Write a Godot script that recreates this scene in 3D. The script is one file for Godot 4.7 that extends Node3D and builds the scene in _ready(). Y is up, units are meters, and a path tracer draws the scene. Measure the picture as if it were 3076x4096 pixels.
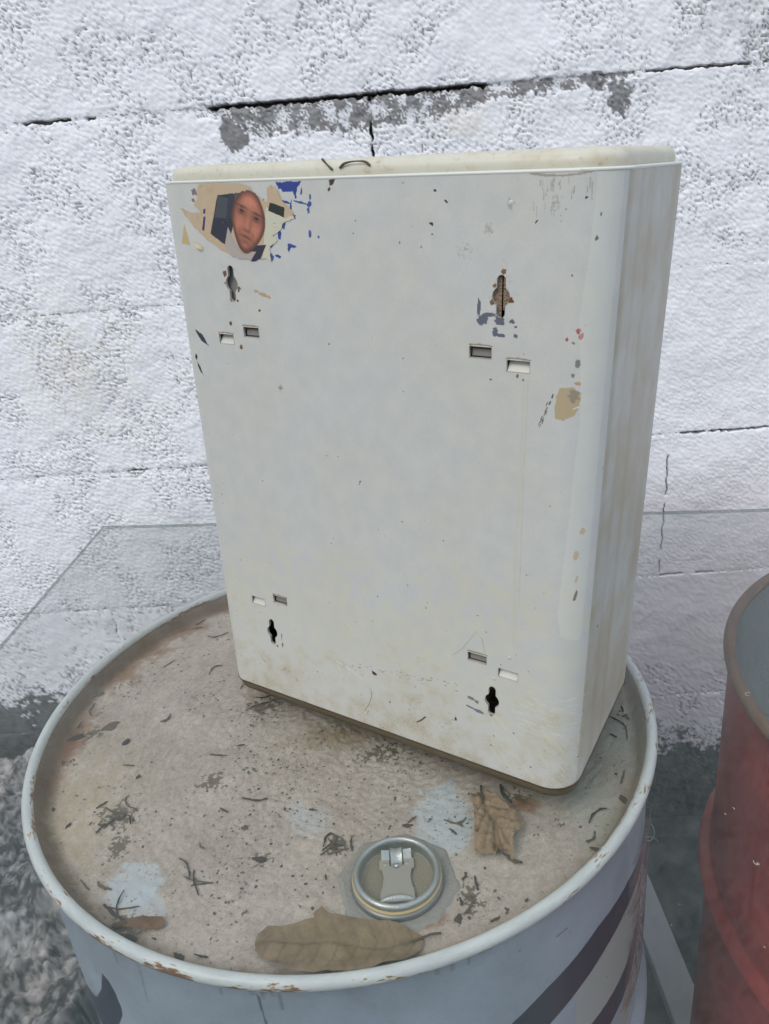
extends Node3D

# ---------------------------------------------------------------- camera, light
const CAM_POS := Vector3(0.05941, 0.35622, 0.48855)
const CAM_X := Vector3(0.99581, -0.09011, 0.01582)
const CAM_Y := Vector3(0.08900, 0.91404, -0.39575)
const CAM_Z := Vector3(0.02120, 0.39550, 0.91822)
const LID_Y := -0.022
const GROUND_Y := -0.6
const WALL_Z := -0.4227
const WALL_YAW := -0.0195
const WALL_SLOPE := -0.0165

var rng := RandomNumberGenerator.new()
var taken := {}

func stage() -> void:
	var cam := Camera3D.new()
	cam.name = "camera"
	cam.transform = Transform3D(Basis(CAM_X, CAM_Y, CAM_Z).orthonormalized(), CAM_POS)
	cam.fov = 68.04
	cam.near = 0.02
	cam.far = 200.0
	add_child(cam)
	cam.current = true
	var we := WorldEnvironment.new()
	we.name = "environment"
	var env := Environment.new()
	var sm := ProceduralSkyMaterial.new()
	sm.sky_top_color = Color(0.83, 0.87, 0.93)
	sm.sky_horizon_color = Color(0.80, 0.83, 0.88)
	sm.sky_curve = 0.2
	sm.ground_horizon_color = Color(0.45, 0.45, 0.45)
	sm.ground_bottom_color = Color(0.35, 0.35, 0.35)
	sm.sun_angle_max = 1.0
	var sky := Sky.new()
	sky.sky_material = sm
	env.background_mode = Environment.BG_SKY
	env.sky = sky
	env.background_energy_multiplier = 1.0
	env.tonemap_mode = Environment.TONE_MAPPER_LINEAR
	env.tonemap_exposure = 1.66
	env.sdfgi_enabled = true
	env.ssao_enabled = true
	env.ssil_enabled = true
	we.environment = env
	add_child(we)
	var sun := DirectionalLight3D.new()
	sun.name = "sun"
	sun.light_energy = 0.32
	sun.light_angular_distance = 30.0
	sun.light_color = Color(1.0, 0.98, 0.95)
	sun.shadow_enabled = true
	add_child(sun)
	sun.look_at_from_position(Vector3(-1.7, 2.6, 1.5), Vector3.ZERO)

# ---------------------------------------------------------------- bookkeeping
func numbered(called: String) -> String:
	if not taken.has(called):
		taken[called] = 0
		return called
	taken[called] += 1
	return "%s_%03d" % [called, taken[called]]

func thing(called: String, label: String, category: String, at := Vector3.ZERO, group := "") -> Node3D:
	var o := Node3D.new()
	o.name = numbered(called)
	add_child(o)
	o.position = at
	o.set_meta("label", label)
	o.set_meta("category", category)
	if group != "":
		o.set_meta("group", group)
	return o

func part(called: String, mesh: Mesh, m: Material, parent: Node3D, label := "") -> MeshInstance3D:
	var o := MeshInstance3D.new()
	o.name = called
	o.mesh = mesh
	if m:
		o.material_override = m
	parent.add_child(o, true)
	if label != "":
		o.set_meta("label", label)
	return o

func single(called: String, mesh: Mesh, m: Material, label: String, category: String, at := Vector3.ZERO, group := "") -> MeshInstance3D:
	var o := MeshInstance3D.new()
	o.name = numbered(called)
	o.mesh = mesh
	o.material_override = m
	add_child(o)
	o.position = at
	o.set_meta("label", label)
	o.set_meta("category", category)
	if group != "":
		o.set_meta("group", group)
	return o

# ---------------------------------------------------------------- materials
func mat(c: Color, rough := 0.8, metal := 0.0) -> StandardMaterial3D:
	var m := StandardMaterial3D.new()
	m.albedo_color = c
	m.roughness = rough
	m.metallic = metal
	return m

func textured(img: Image, rough := 0.8, repeat := true) -> StandardMaterial3D:
	var m := StandardMaterial3D.new()
	m.albedo_texture = ImageTexture.create_from_image(img)
	m.roughness = rough
	m.texture_repeat = repeat
	return m

func noise(seed_: int, freq: float, type := FastNoiseLite.TYPE_SIMPLEX_SMOOTH, octaves := 4) -> FastNoiseLite:
	var n := FastNoiseLite.new()
	n.seed = seed_
	n.frequency = freq
	n.noise_type = type
	n.fractal_type = FastNoiseLite.FRACTAL_FBM if octaves > 1 else FastNoiseLite.FRACTAL_NONE
	n.fractal_octaves = octaves
	return n

func cells(seed_: int, freq: float) -> FastNoiseLite:
	var n := noise(seed_, freq, FastNoiseLite.TYPE_CELLULAR, 1)
	n.cellular_return_type = FastNoiseLite.RETURN_DISTANCE2_SUB
	n.cellular_jitter = 0.9
	return n

func nbytes(n: FastNoiseLite, w: int, h: int) -> PackedByteArray:
	var im := n.get_image(w, h, false, false, true)
	im.convert(Image.FORMAT_L8)
	return im.get_data()

func bump_tex(n: FastNoiseLite, size := 512) -> ImageTexture:
	var im := n.get_seamless_image(size, size)
	return ImageTexture.create_from_image(im)

func add_bump(m: StandardMaterial3D, n: FastNoiseLite, cm: float, scale_: float, triplanar := true) -> void:
	m.heightmap_enabled = true
	m.heightmap_texture = bump_tex(n)
	m.heightmap_scale = cm
	if triplanar:
		m.uv1_triplanar = true
		m.uv1_world_triplanar = true
		m.uv1_scale = Vector3.ONE * scale_

# ---------------------------------------------------------------- meshes
func commit(v: PackedVector3Array, idx: PackedInt32Array, uv = null, col = null, smooth := true) -> ArrayMesh:
	var arr := []
	arr.resize(Mesh.ARRAY_MAX)
	if not smooth:
		var v2 := PackedVector3Array()
		var uv2 := PackedVector2Array()
		var c2 := PackedColorArray()
		for i in idx:
			v2.append(v[i])
			if uv != null:
				uv2.append(uv[i])
			if col != null:
				c2.append(col[i])
		v = v2
		if uv != null:
			uv = uv2
		if col != null:
			col = c2
		idx = PackedInt32Array(range(v2.size()))
	var nrm := PackedVector3Array()
	nrm.resize(v.size())
	var i3 := 0
	while i3 < idx.size():
		var a := idx[i3]
		var b := idx[i3 + 1]
		var c := idx[i3 + 2]
		var n := (v[c] - v[a]).cross(v[b] - v[a])
		nrm[a] += n
		nrm[b] += n
		nrm[c] += n
		i3 += 3
	for i in nrm.size():
		nrm[i] = nrm[i].normalized() if nrm[i].length_squared() > 0.0 else Vector3.UP
	arr[Mesh.ARRAY_VERTEX] = v
	arr[Mesh.ARRAY_NORMAL] = nrm
	if uv != null:
		arr[Mesh.ARRAY_TEX_UV] = uv
	if col != null:
		arr[Mesh.ARRAY_COLOR] = col
	arr[Mesh.ARRAY_INDEX] = idx
	var am := ArrayMesh.new()
	am.add_surface_from_arrays(Mesh.PRIMITIVE_TRIANGLES, arr)
	return am

# grid of points f(s, t); seen with s to the right and t up its front looks at the viewer
func surf(nu: int, nv: int, f: Callable, uvf = null) -> ArrayMesh:
	var v := PackedVector3Array()
	var uv := PackedVector2Array()
	for j in nv + 1:
		for i in nu + 1:
			var s := float(i) / nu
			var t := float(j) / nv
			v.append(f.call(s, t))
			uv.append(uvf.call(s, t) if uvf != null else Vector2(s, 1.0 - t))
	return commit(v, grid_idx(nu, nv), uv)

func grid_idx(nu: int, nv: int) -> PackedInt32Array:
	var idx := PackedInt32Array()
	idx.resize(nu * nv * 6)
	var k := 0
	for j in nv:
		for i in nu:
			var a := j * (nu + 1) + i
			idx[k] = a
			idx[k + 1] = a + nu + 1
			idx[k + 2] = a + 1
			idx[k + 3] = a + 1
			idx[k + 4] = a + nu + 1
			idx[k + 5] = a + nu + 2
			k += 6
	return idx

# profile: [[radius, y], ...] from bottom/outside upward; seen from outside
func lathe(profile: Array, seg: int, vscale := 1.0, v0 := 0.0) -> ArrayMesh:
	var v := PackedVector3Array()
	var uv := PackedVector2Array()
	for p in profile:
		for i in seg + 1:
			var a := TAU * (float(i) / seg - 0.5)
			v.append(Vector3(sin(a) * p[0], p[1], cos(a) * p[0]))
			uv.append(Vector2(float(i) / seg, (p[1] - v0) * vscale))
	return commit(v, grid_idx(seg, profile.size() - 1), uv)

func torus_profile(r: float, y: float, t: float, n := 12, a0 := -180.0, a1 := 180.0) -> Array:
	var out := []
	for i in n + 1:
		var a := deg_to_rad(lerpf(a0, a1, float(i) / n))
		out.append([r + cos(a) * t, y + sin(a) * t])
	return out

func catmull(pts: Array, steps: int) -> Array:
	var out := []
	for i in pts.size() - 1:
		var p0: Vector3 = pts[max(i - 1, 0)]
		var p1: Vector3 = pts[i]
		var p2: Vector3 = pts[i + 1]
		var p3: Vector3 = pts[min(i + 2, pts.size() - 1)]
		for k in steps:
			out.append(p1.cubic_interpolate(p2, p0, p3, float(k) / steps))
	out.append(pts[-1])
	return out

func tube(pts: Array, rad: Callable, sides := 6) -> ArrayMesh:
	var v := PackedVector3Array()
	var n := pts.size()
	for j in n:
		var d: Vector3 = (pts[min(j + 1, n - 1)] - pts[max(j - 1, 0)]).normalized()
		var s := d.cross(Vector3.UP)
		if s.length() < 0.05:
			s = d.cross(Vector3.RIGHT)
		s = s.normalized()
		var u := s.cross(d).normalized()
		var r: float = rad.call(float(j) / (n - 1))
		for i in sides + 1:
			var a := TAU * i / sides
			v.append(pts[j] + (s * cos(a) + u * sin(a)) * r)
	return commit(v, grid_idx(sides, n - 1))

# flat plate: polygon (x, z) with its top at y = top and thickness th
func plate(poly: PackedVector2Array, top: float, th: float) -> ArrayMesh:
	var tri := Geometry2D.triangulate_polygon(poly)
	var v := PackedVector3Array()
	var idx := PackedInt32Array()
	for p in poly:
		v.append(Vector3(p.x, top, p.y))
	for p in poly:
		v.append(Vector3(p.x, top - th, p.y))
	var n := poly.size()
	var i := 0
	while i < tri.size():
		var a := tri[i]
		var b := tri[i + 1]
		var c := tri[i + 2]
		var up := (v[c] - v[a]).cross(v[b] - v[a]).y > 0
		idx.append_array([a, b, c] if up else [a, c, b])
		idx.append_array([n + a, n + c, n + b] if up else [n + a, n + b, n + c])
		i += 3
	var ccw := not Geometry2D.is_polygon_clockwise(poly)
	for k in n:
		var k2 := (k + 1) % n
		idx.append_array([k, k2, n + k2, k, n + k2, n + k] if ccw else [k, n + k2, k2, k, n + k, n + k2])
	return commit(v, idx, null, null, false)

func box(size: Vector3, bevel := 0.002) -> ArrayMesh:
	# a box with chamfered edges
	var h := size / 2
	var st := SurfaceTool.new()
	st.begin(Mesh.PRIMITIVE_TRIANGLES)
	var pts := []
	for ax in 3:
		for sg in [-1, 1]:
			var q := []
			for c in [[-1, -1], [1, -1], [1, 1], [-1, 1]]:
				var p := Vector3.ZERO
				p[ax] = sg * h[ax]
				p[(ax + 1) % 3] = c[0] * (h[(ax + 1) % 3] - bevel)
				p[(ax + 2) % 3] = c[1] * (h[(ax + 2) % 3] - bevel)
				q.append(p)
			pts.append_array(q)
	var hull := pts
	# faces, edge strips and corners from the convex hull of the points
	var cs := ConvexPolygonShape3D.new()
	cs.points = PackedVector3Array(hull)
	for f in 6:
		var q := hull.slice(f * 4, f * 4 + 4)
		_quad(st, q[0], q[1], q[2], q[3], Vector3.ZERO)
	for a in 12:
		pass
	# edges
	for ax in 3:
		var b := (ax + 1) % 3
		var c := (ax + 2) % 3
		for sb in [-1, 1]:
			for sc in [-1, 1]:
				var e := []
				for k in [[0, -1], [1, -1], [1, 1], [0, 1]]:
					var p := Vector3.ZERO
					p[ax] = k[1] * (h[ax] - bevel)
					p[b] = sb * (h[b] if k[0] == 0 else h[b] - bevel)
					p[c] = sc * (h[c] - bevel if k[0] == 0 else h[c])
					e.append(p)
				_quad(st, e[0], e[1], e[2], e[3], Vector3.ZERO)
	for sx in [-1, 1]:
		for sy in [-1, 1]:
			for sz in [-1, 1]:
				var s := Vector3(sx, sy, sz)
				var p0 := s * Vector3(h.x, h.y - bevel, h.z - bevel)
				var p1 := s * Vector3(h.x - bevel, h.y, h.z - bevel)
				var p2 := s * Vector3(h.x - bevel, h.y - bevel, h.z)
				_tri(st, p0, p1, p2, Vector3.ZERO)
	st.generate_normals()
	return st.commit()

func _tri(st: SurfaceTool, a: Vector3, b: Vector3, c: Vector3, inside: Vector3) -> void:
	var n := (c - a).cross(b - a)
	var out := n.dot((a + b + c) / 3.0 - inside) > 0
	st.set_smooth_group(-1)
	for p in ([a, b, c] if out else [a, c, b]):
		st.add_vertex(p)

func _quad(st: SurfaceTool, a: Vector3, b: Vector3, c: Vector3, d: Vector3, inside: Vector3) -> void:
	_tri(st, a, b, c, inside)
	_tri(st, a, c, d, inside)

# ---------------------------------------------------------------- painting
# fill a polygon (points in pixels) with a colour
func fill_poly(im: Image, pts: Array, c: Color) -> void:
	var y0 := 1e9
	var y1 := -1e9
	for p in pts:
		y0 = min(y0, p.y)
		y1 = max(y1, p.y)
	var w := im.get_width()
	for y in range(max(0, int(y0)), min(im.get_height() - 1, int(y1) + 1) + 1):
		var xs := []
		var yy := y + 0.5
		for i in pts.size():
			var a: Vector2 = pts[i]
			var b: Vector2 = pts[(i + 1) % pts.size()]
			if (a.y <= yy) != (b.y <= yy):
				xs.append(a.x + (yy - a.y) / (b.y - a.y) * (b.x - a.x))
		xs.sort()
		var k := 0
		while k + 1 < xs.size():
			var xa := int(clampf(round(xs[k]), 0, w))
			var xb := int(clampf(round(xs[k + 1]), 0, w))
			if xb > xa:
				if c.a >= 1.0:
					im.fill_rect(Rect2i(xa, y, xb - xa, 1), c)
				else:
					for x in range(xa, xb):
						im.set_pixel(x, y, im.get_pixel(x, y).lerp(Color(c.r, c.g, c.b, 1.0), c.a))
			k += 2

# a ragged closed outline: subdivide and jitter
func ragged(pts: Array, amp: float, sub := 4) -> Array:
	var out := []
	for i in pts.size():
		var a: Vector2 = pts[i]
		var b: Vector2 = pts[(i + 1) % pts.size()]
		for k in sub:
			var p := a.lerp(b, float(k) / sub)
			out.append(p + Vector2(rng.randf_range(-amp, amp), rng.randf_range(-amp, amp)))
	return out

func blob(c: Vector2, rx: float, ry: float, turn := 0.0, jag := 0.25, n := 14) -> Array:
	var out := []
	for i in n:
		var a := TAU * i / n
		var r := 1.0 + rng.randf_range(-jag, jag)
		out.append(c + Vector2(cos(a) * rx * r, sin(a) * ry * r).rotated(turn))
	return out

func stroke(im: Image, pts: Array, w: float, c: Color) -> void:
	var left := []
	var right := []
	for i in pts.size():
		var a: Vector2 = pts[max(i - 1, 0)]
		var b: Vector2 = pts[min(i + 1, pts.size() - 1)]
		var n := (b - a).normalized().orthogonal() * w * 0.5 * rng.randf_range(0.7, 1.2)
		left.append(pts[i] + n)
		right.push_front(pts[i] - n)
	fill_poly(im, left + right, c)

func sstep(a: float, b: float, x: float) -> float:
	var t := clampf((x - a) / (b - a), 0.0, 1.0)
	return t * t * (3.0 - 2.0 * t)

# ---------------------------------------------------------------- measured outlines on the lid, millimetres from its middle
const TWIGS := [[1.5, [[-168.9, 84.3], [-162.8, 78.7]]],
	[1.5, [[-150, 75.1], [-149.6, 80.1], [-145.4, 85.4], [-139.3, 88.2]]],
	[1.5, [[-161, 107.6], [-158.2, 100.9], [-153.8, 98.7]]],
	[1.5, [[-162.9, 99.1], [-157.4, 100.3], [-152.5, 96.2]]],
	[1.5, [[-163.7, 84.2], [-154.7, 89.2], [-146.7, 91.4]]],
	[1.5, [[-143.1, 93.2], [-139.6, 101.5]]],
	[1.5, [[-156.1, 93.2], [-148.5, 96], [-145, 90.3]]],
	[2, [[-146.2, 147.4], [-142.7, 151], [-136.4, 153.2]]],
	[1.2, [[-128.1, 154.5], [-129.1, 164.9], [-128.4, 177]]],
	[1.2, [[-134.3, 165.5], [-127.3, 167.6], [-114.9, 167.2]]],
	[1.2, [[-166, 151.1], [-162.4, 155.7], [-155, 158.2]]],
	[2.2, [[-141.3, 168.9], [-137.7, 174.2], [-125.8, 181], [-122, 184.7]]],
	[1.3, [[-99.3, 133.8], [-93.6, 137.9], [-89.2, 148.4]]],
	[1.3, [[-92.7, 148.1], [-85.9, 151.4], [-73.7, 154.7]]],
	[1.3, [[-87.6, 143.5], [-85.8, 152], [-80.6, 162.6]]],
	[1.3, [[-87.1, 154.6], [-74.3, 154.1]]],
	[1.3, [[-105.3, 194.9], [-102.5, 194.2], [-101.1, 191.6]]],
	[1.3, [[-77, 206.1], [-71.3, 207.6], [-68.3, 206.3]]],
	[1.3, [[-80.4, 93.8], [-74.5, 97.7]]],
	[1.3, [[-88.3, 122.4], [-87, 126.2], [-83.8, 127.7]]],
	[1.3, [[-148.7, 57.6], [-146.3, 54.4]]],
	[1.3, [[-214.8, -27.5], [-208.8, -20.9]]],
	[1.3, [[-213.6, -37.7], [-215.2, -28.5]]],
	[1.3, [[-218.7, -5.3], [-216.1, -7.7], [-218.7, -13.6]]],
	[1.3, [[-220.6, 36.5], [-218.7, 34], [-216, 35], [-216, 37.9]]],
	[1.3, [[-164.4, -82.1], [-156, -92.6]]],
	[1.3, [[-119.7, -65.5], [-117.6, -75.3], [-110.6, -77.8]]],
	[1.3, [[-133.7, -129], [-125.7, -125.2], [-113.9, -131.2]]],
	[1.3, [[-150.9, -145.1], [-141.6, -146.3]]],
	[1.3, [[-149.8, -150.4], [-145.1, -163.6]]],
	[1.3, [[-98.4, 38.8], [-84.9, 41.7]]],
	[1.3, [[-162.5, 42.8], [-153.8, 43.8]]],
	[1.3, [[-79.2, 32], [-73, 31.1]]],
	[1.3, [[-148.8, 57.3], [-145.7, 55.3]]],
	[2.2, [[-146.4, -4.4], [-142.1, -6.6], [-140.6, -13]]],
	[1.5, [[-66.8, 85.6], [-55.8, 89.6], [-48.2, 88.3]]],
	[1.5, [[-80.5, 93.8], [-74.6, 97.7]]],
	[1.5, [[-9.3, 139.7], [-4.8, 136.1], [-0.3, 129.4], [-1.5, 123.9]]],
	[1.5, [[-7.3, 133.5], [-6.7, 126.4], [-3.5, 123.1], [1.5, 127.2]]],
	[1.5, [[-2.9, 135.1], [4.6, 133.5]]],
	[1.5, [[-4.6, 139.6], [8.5, 136.2]]],
	[1.3, [[-8.0, 136.0], [-2.0, 131.0], [3.0, 134.0]]],
	[1.3, [[-5.0, 127.0], [-1.0, 134.0], [1.0, 141.0]]],
	[1.2, [[0.5, 125.0], [5.0, 130.0], [6.0, 137.0]]],
	[1.5, [[10.2, 127.5], [9.8, 132.8], [10.6, 138.2]]],
	[1.5, [[43, 122.3], [49.8, 121.7]]],
	[1.5, [[46.1, 119.5], [52.1, 115]]],
	[1.5, [[-19.3, 101], [-15.4, 102.7]]],
	[1.5, [[-5.1, 155.2], [-4.5, 158.7]]],
	[1.6, [[69.5, 119.4], [77.8, 123.4], [84, 119.6]]],
	[1.6, [[72.6, 127.8], [76.4, 132.4]]],
	[1.6, [[77.9, 122.8], [80.9, 126.2]]],
	[1.6, [[153.6, 146], [158.2, 145.9], [161, 142.2], [161.1, 138.6]]],
	[1.6, [[159.6, 131.9], [163.6, 125.5], [169.4, 121.7], [173.3, 121.5]]],
	[1.6, [[112.4, 183.5], [113.1, 188.9]]],
	[1.6, [[81.5, 179.3], [78.2, 185.3], [74.3, 189.3]]],
	[1.6, [[83.7, 164.6], [84.3, 174]]],
	[1.6, [[76, 166], [78, 164.1], [79.2, 161.5]]],
	[1.6, [[190.7, 102.3], [198.3, 100.4], [203.3, 94]]],
	[1.6, [[73.4, 178], [74.5, 183.6]]],
	[1.6, [[90.5, 199.1], [97.2, 198.3]]],
	[1.6, [[99.6, 194.4], [102.1, 195]]],
	[2.6, [[110, 93.3], [110.2, 101.5], [114.2, 110]]],
	[2.6, [[102.9, 150.1], [107.1, 155], [112.9, 157.7]]],
	[2.6, [[87.5, 145.8], [92.3, 147.4]]],
	[1.3, [[200.9, 33.8], [207.6, 41.3], [211.1, 49.9]]],
	[1.3, [[217.4, 27.4], [221.1, 30.3], [226.3, 24.2]]],
	[1.3, [[215.9, 63], [220.2, 56.8], [223.9, 48.1]]],
	[1.3, [[195.8, 51.5], [199.3, 56.4]]],
	[1.2, [[-76.1, -13.5], [-68.2, -17.1], [-56.3, -20.6]]],
	[1.2, [[-71, -10.6], [-60.1, -11.4]]],
	[1.2, [[-73.1, -26.8], [-66.8, -25.2], [-59.8, -28.7]]],
	[1.2, [[-88.2, -40.3], [-86.4, -48]]]]
const LEAF1 := [[88.7, 104.1], [92.8, 103.2], [96, 101.6], [100.3, 102.7], [104.5, 107.9], [108.1, 116.2], [114.3, 125.1], [119, 130.5], [115.5, 136.8], [111.7, 140], [110, 144.5], [108.5, 159], [106.7, 155.5], [105.1, 152], [99.9, 150.4], [97.7, 153], [93.3, 152], [89, 151], [86, 152.9], [86.2, 147.9], [89, 121.8]]
const LEAF1_RIB := [[96.9, 94.8], [96, 101.6], [96.7, 121.3], [100.3, 129.2], [98.1, 150.2]]
const LEAF2 := [[-42.3, 196.1], [-39.2, 190.8], [-35.9, 186.9], [-28.4, 188.9], [-21.7, 187.1], [-9.8, 185.8], [-9.2, 182], [-5.4, 180.9], [-1.4, 184.1], [4.7, 184.7], [11.6, 185.7], [19.3, 188.3], [26.9, 189.5], [36.1, 192.1], [44.3, 196.5], [51.5, 201.7], [50.3, 206.9], [46.8, 212.7], [39.4, 217.1], [11.6, 222.3], [-18.7, 219.1], [-23.8, 215.4], [-26.6, 211.8], [-31.7, 210.1], [-40.9, 202.4]]
const LEAF2_RIB := [[-41.8, 196.5], [-9.6, 200.6], [12, 203.7], [27.5, 207.2], [51.5, 202.1], [61, 200.7]]
const SAMARA := [[-126.4, 179.1], [-120.1, 176.7], [-109.8, 175.6], [-99.2, 175.6], [-96.3, 178.3], [-97, 182.6], [-101.3, 184.6], [-113, 183.1], [-117, 181.3]]
const LINT := [[185.8, 208.2, 1, 0, 0.5], [177.8, 219.4, 1, 1, 0.5], [236.4, 186.4, 2, 0.3, 2], [237.1, 187.1, 4, 0.5, 3.5], [295.6, 46.0, 5, 1, 4.5], [240.4, 147.1, 2.5, 0.3, 1], [233.9, 150.8, 2, 0.3, 1], [217.3, 234.9, 1.2, 0, 1]]

# ---------------------------------------------------------------- the wall
var n_cell := warped(cells(11, 0.150))
var n_cell2 := warped(cells(12, 0.30))
var n_low := noise(13, 0.006, FastNoiseLite.TYPE_SIMPLEX_SMOOTH, 3)
var n_rough := noise(14, 0.011, FastNoiseLite.TYPE_SIMPLEX_SMOOTH, 2)
var n_fine := noise(15, 0.11, FastNoiseLite.TYPE_SIMPLEX_SMOOTH, 3)
var n_mid := noise(16, 0.045, FastNoiseLite.TYPE_SIMPLEX_SMOOTH, 3)
var n_warp := noise(17, 0.09, FastNoiseLite.TYPE_SIMPLEX_SMOOTH, 2)
const COURSE_Y := 0.4443
const JOINTS := {-3: 0.20, -2: 0.31, -1: 0.06, 0: 0.315, 1: 0.05, 2: 0.30, 3: 0.395, 4: 0.15, 5: 0.40}

func warped(n: FastNoiseLite) -> FastNoiseLite:
	n.domain_warp_enabled = true
	n.domain_warp_type = FastNoiseLite.DOMAIN_WARP_SIMPLEX
	n.domain_warp_amplitude = 5.0
	n.domain_warp_frequency = 0.10
	n.domain_warp_fractal_type = FastNoiseLite.DOMAIN_WARP_FRACTAL_NONE
	return n

# height (metres, out of the wall) and kind of surface at a spot of the wall, in millimetres
var w_h := 0.0
var w_c := Color.WHITE
func wall_at(x: float, y: float) -> void:
	var lump := n_cell.get_noise_2d(x, y * 1.2) + 1.0
	var small := n_cell2.get_noise_2d(x, y * 1.2) + 1.0
	var rough := 0.5 + 0.5 * sstep(-0.45, 0.30, n_rough.get_noise_2d(x, y))
	# smooth rubbed spots
	rough *= 1.0 - 0.8 * sstep(0.10, 0.02, absf((x - 190.0) / 900.0) + absf((y - 490.0) / 900.0))
	if x > 120.0 and y < 260.0 and y > -300.0:
		rough *= 0.5
	var fine := n_fine.get_noise_2d(x, y)
	var mid := n_mid.get_noise_2d(x, y)
	# rows of joints stay rougher
	w_h = (sstep(0.0, 0.34, lump) - 1.0) * 0.0012 * (0.2 + 0.8 * rough) + (sstep(0.0, 0.4, small) - 1.0) * 0.0006 * (0.3 + 0.7 * rough) + mid * 0.0007 + n_low.get_noise_2d(x, y) * 0.003
	var bare := 0.0
	# pores the paint never reached, with the shade of crevices painted in
	var dens := n_mid.get_noise_2d(x * 1.3 + 900.0, y * 1.3)
	# the corner up by the chipped blocks is greyer
	var grey := sstep(330.0, 470.0, x) * sstep(380.0, 480.0, y)
	var limit := -0.05 + 0.180 * rough * (0.62 + 0.38 * sstep(-0.55, 0.35, dens + fine * 0.9)) + 0.05 * grey
	# joints under the paint stay coarse
	for jy in [444.3, 244.3, 44.3, -155.7]:
		var jd := absf(y + 3.0 - jy) + mid * 6.0
		if jd < 11.0 and x < 300.0:
			limit += 0.10 * (1.0 - jd / 11.0) * sstep(-0.25, 0.25, n_mid.get_noise_2d(x * 0.5, jy))
			w_h -= 0.0008 * (1.0 - jd / 11.0)
	var pit := minf(lump + 0.02, small + 0.07) + fine * 0.06
	if pit < limit:
		bare = 0.78 * sstep(0.0, 0.09, limit - pit)
		w_h -= 0.0014 * bare
	var white := Color(0.83, 0.84, 0.87)
	var c := white * (1.0 + 0.05 * mid + 0.03 * fine)
	if grey > 0.0:
		c = c.lerp(Color(0.52, 0.53, 0.55), grey * clampf(0.45 + dens, 0.0, 0.8))
	# yellowish stains
	var ye := maxf(1.0 - Vector2(x - 149.0, (y - 414.0) * 2.0).length() / 55.0, 0.75 * (1.0 - Vector2(x + 330.0, y - 175.0).length() / 120.0))
	if ye + mid * 0.5 > 0.15:
		c = c.lerp(Color(0.66, 0.60, 0.47), clampf((ye + mid * 0.5 - 0.15) * 0.55, 0.0, 0.38))
	# paint knocked off below the open joint
	var ed := mid * 9.0 + fine * 6.0 + n_cell2.get_noise_2d(x, y) * 3.0
	var depth := 0.0
	if x > -132.0 and x < 330.0:
		depth = 30.0 * sstep(-132.0, -60.0, x) * (1.0 - 0.55 * sstep(70.0, 190.0, x)) * (1.0 - 0.75 * sstep(190.0, 320.0, x))
	if y < 446.0 and y > 444.3 - depth + ed and depth > 1.0:
		bare = 0.9 if n_cell2.get_noise_2d(x + 40.0, y) + mid * 0.9 > -0.88 else 0.12
		w_h += 0.001 * fine - 0.0008
	if Vector2(x + 100.0, (y - 418.0)).length() + ed * 0.8 < 13.0:
		bare = 0.9
	if Vector2(x - 285.0, (y - 443.0) * 1.3).length() + ed < 9.0 or Vector2(x - 312.0, (y - 425.0) * 0.6).length() + ed < 8.0:
		bare = 0.85
	# the foot of the wall was never painted
	var foot := -296.0 - 150.0 * sstep(60.0, 330.0, x) + mid * 30.0 + dens * 26.0 + n_low.get_noise_2d(x * 2.0, y) * 30.0
	var fd := foot - (y + fine * 20.0 + (lump - 0.3) * 9.0 + (small - 0.3) * 8.0)
	if fd > -30.0:
		bare = maxf(bare, sstep(-4.0, 6.0, fd))
		if fd < -4.0 and small < 0.16:
			bare = maxf(bare, 0.7)
	if bare > 0.0:
		var g := 0.17 + 0.06 * mid + 0.06 * fine
		if y < foot + 20.0:
			g = 0.105 + 0.05 * mid + 0.04 * fine
		c = c.lerp(Color(g * 1.02, g * 0.99, g * 0.985), bare)
	w_c = c

# stretches of joint that have lost their mortar: [along x?, at, from, to, depth mm]
const CRACKS := [[true, 446.0, -340.0, -243.0, 9.0], [true, 446.0, -124.0, 176.0, 26.0], [true, 446.0, 338.0, 520.0, 5.5],
	[true, 44.3, -290.0, -236.0, 8.0], [true, 44.3, 386.0, 560.0, 9.0], [true, -155.0, 396.0, 470.0, 7.0], [true, -155.0, -190.0, -130.0, 7.0],
	[false, 395.0, -152.0, 24.0, 5.0], [false, 50.0, 380.0, 420.0, 16.0]]

func crack_depth(x: float, y: float) -> float:
	var d := 0.0
	for k in CRACKS:
		var at: float = absf(y - k[1]) if k[0] else absf(x - k[1])
		var along: float = x if k[0] else y
		if at < 7.0 and along > k[2] and along < k[3]:
			var gap := n_mid.get_noise_2d(along * 0.45, 77.0 + k[1])
			var dd: float = k[4]
			if dd < 20.0:
				dd *= sstep(-0.30, -0.05, gap)
			d = maxf(d, dd * sstep(0.0, 8.0, minf(along - k[2], k[3] - along)))
	return d

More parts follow.
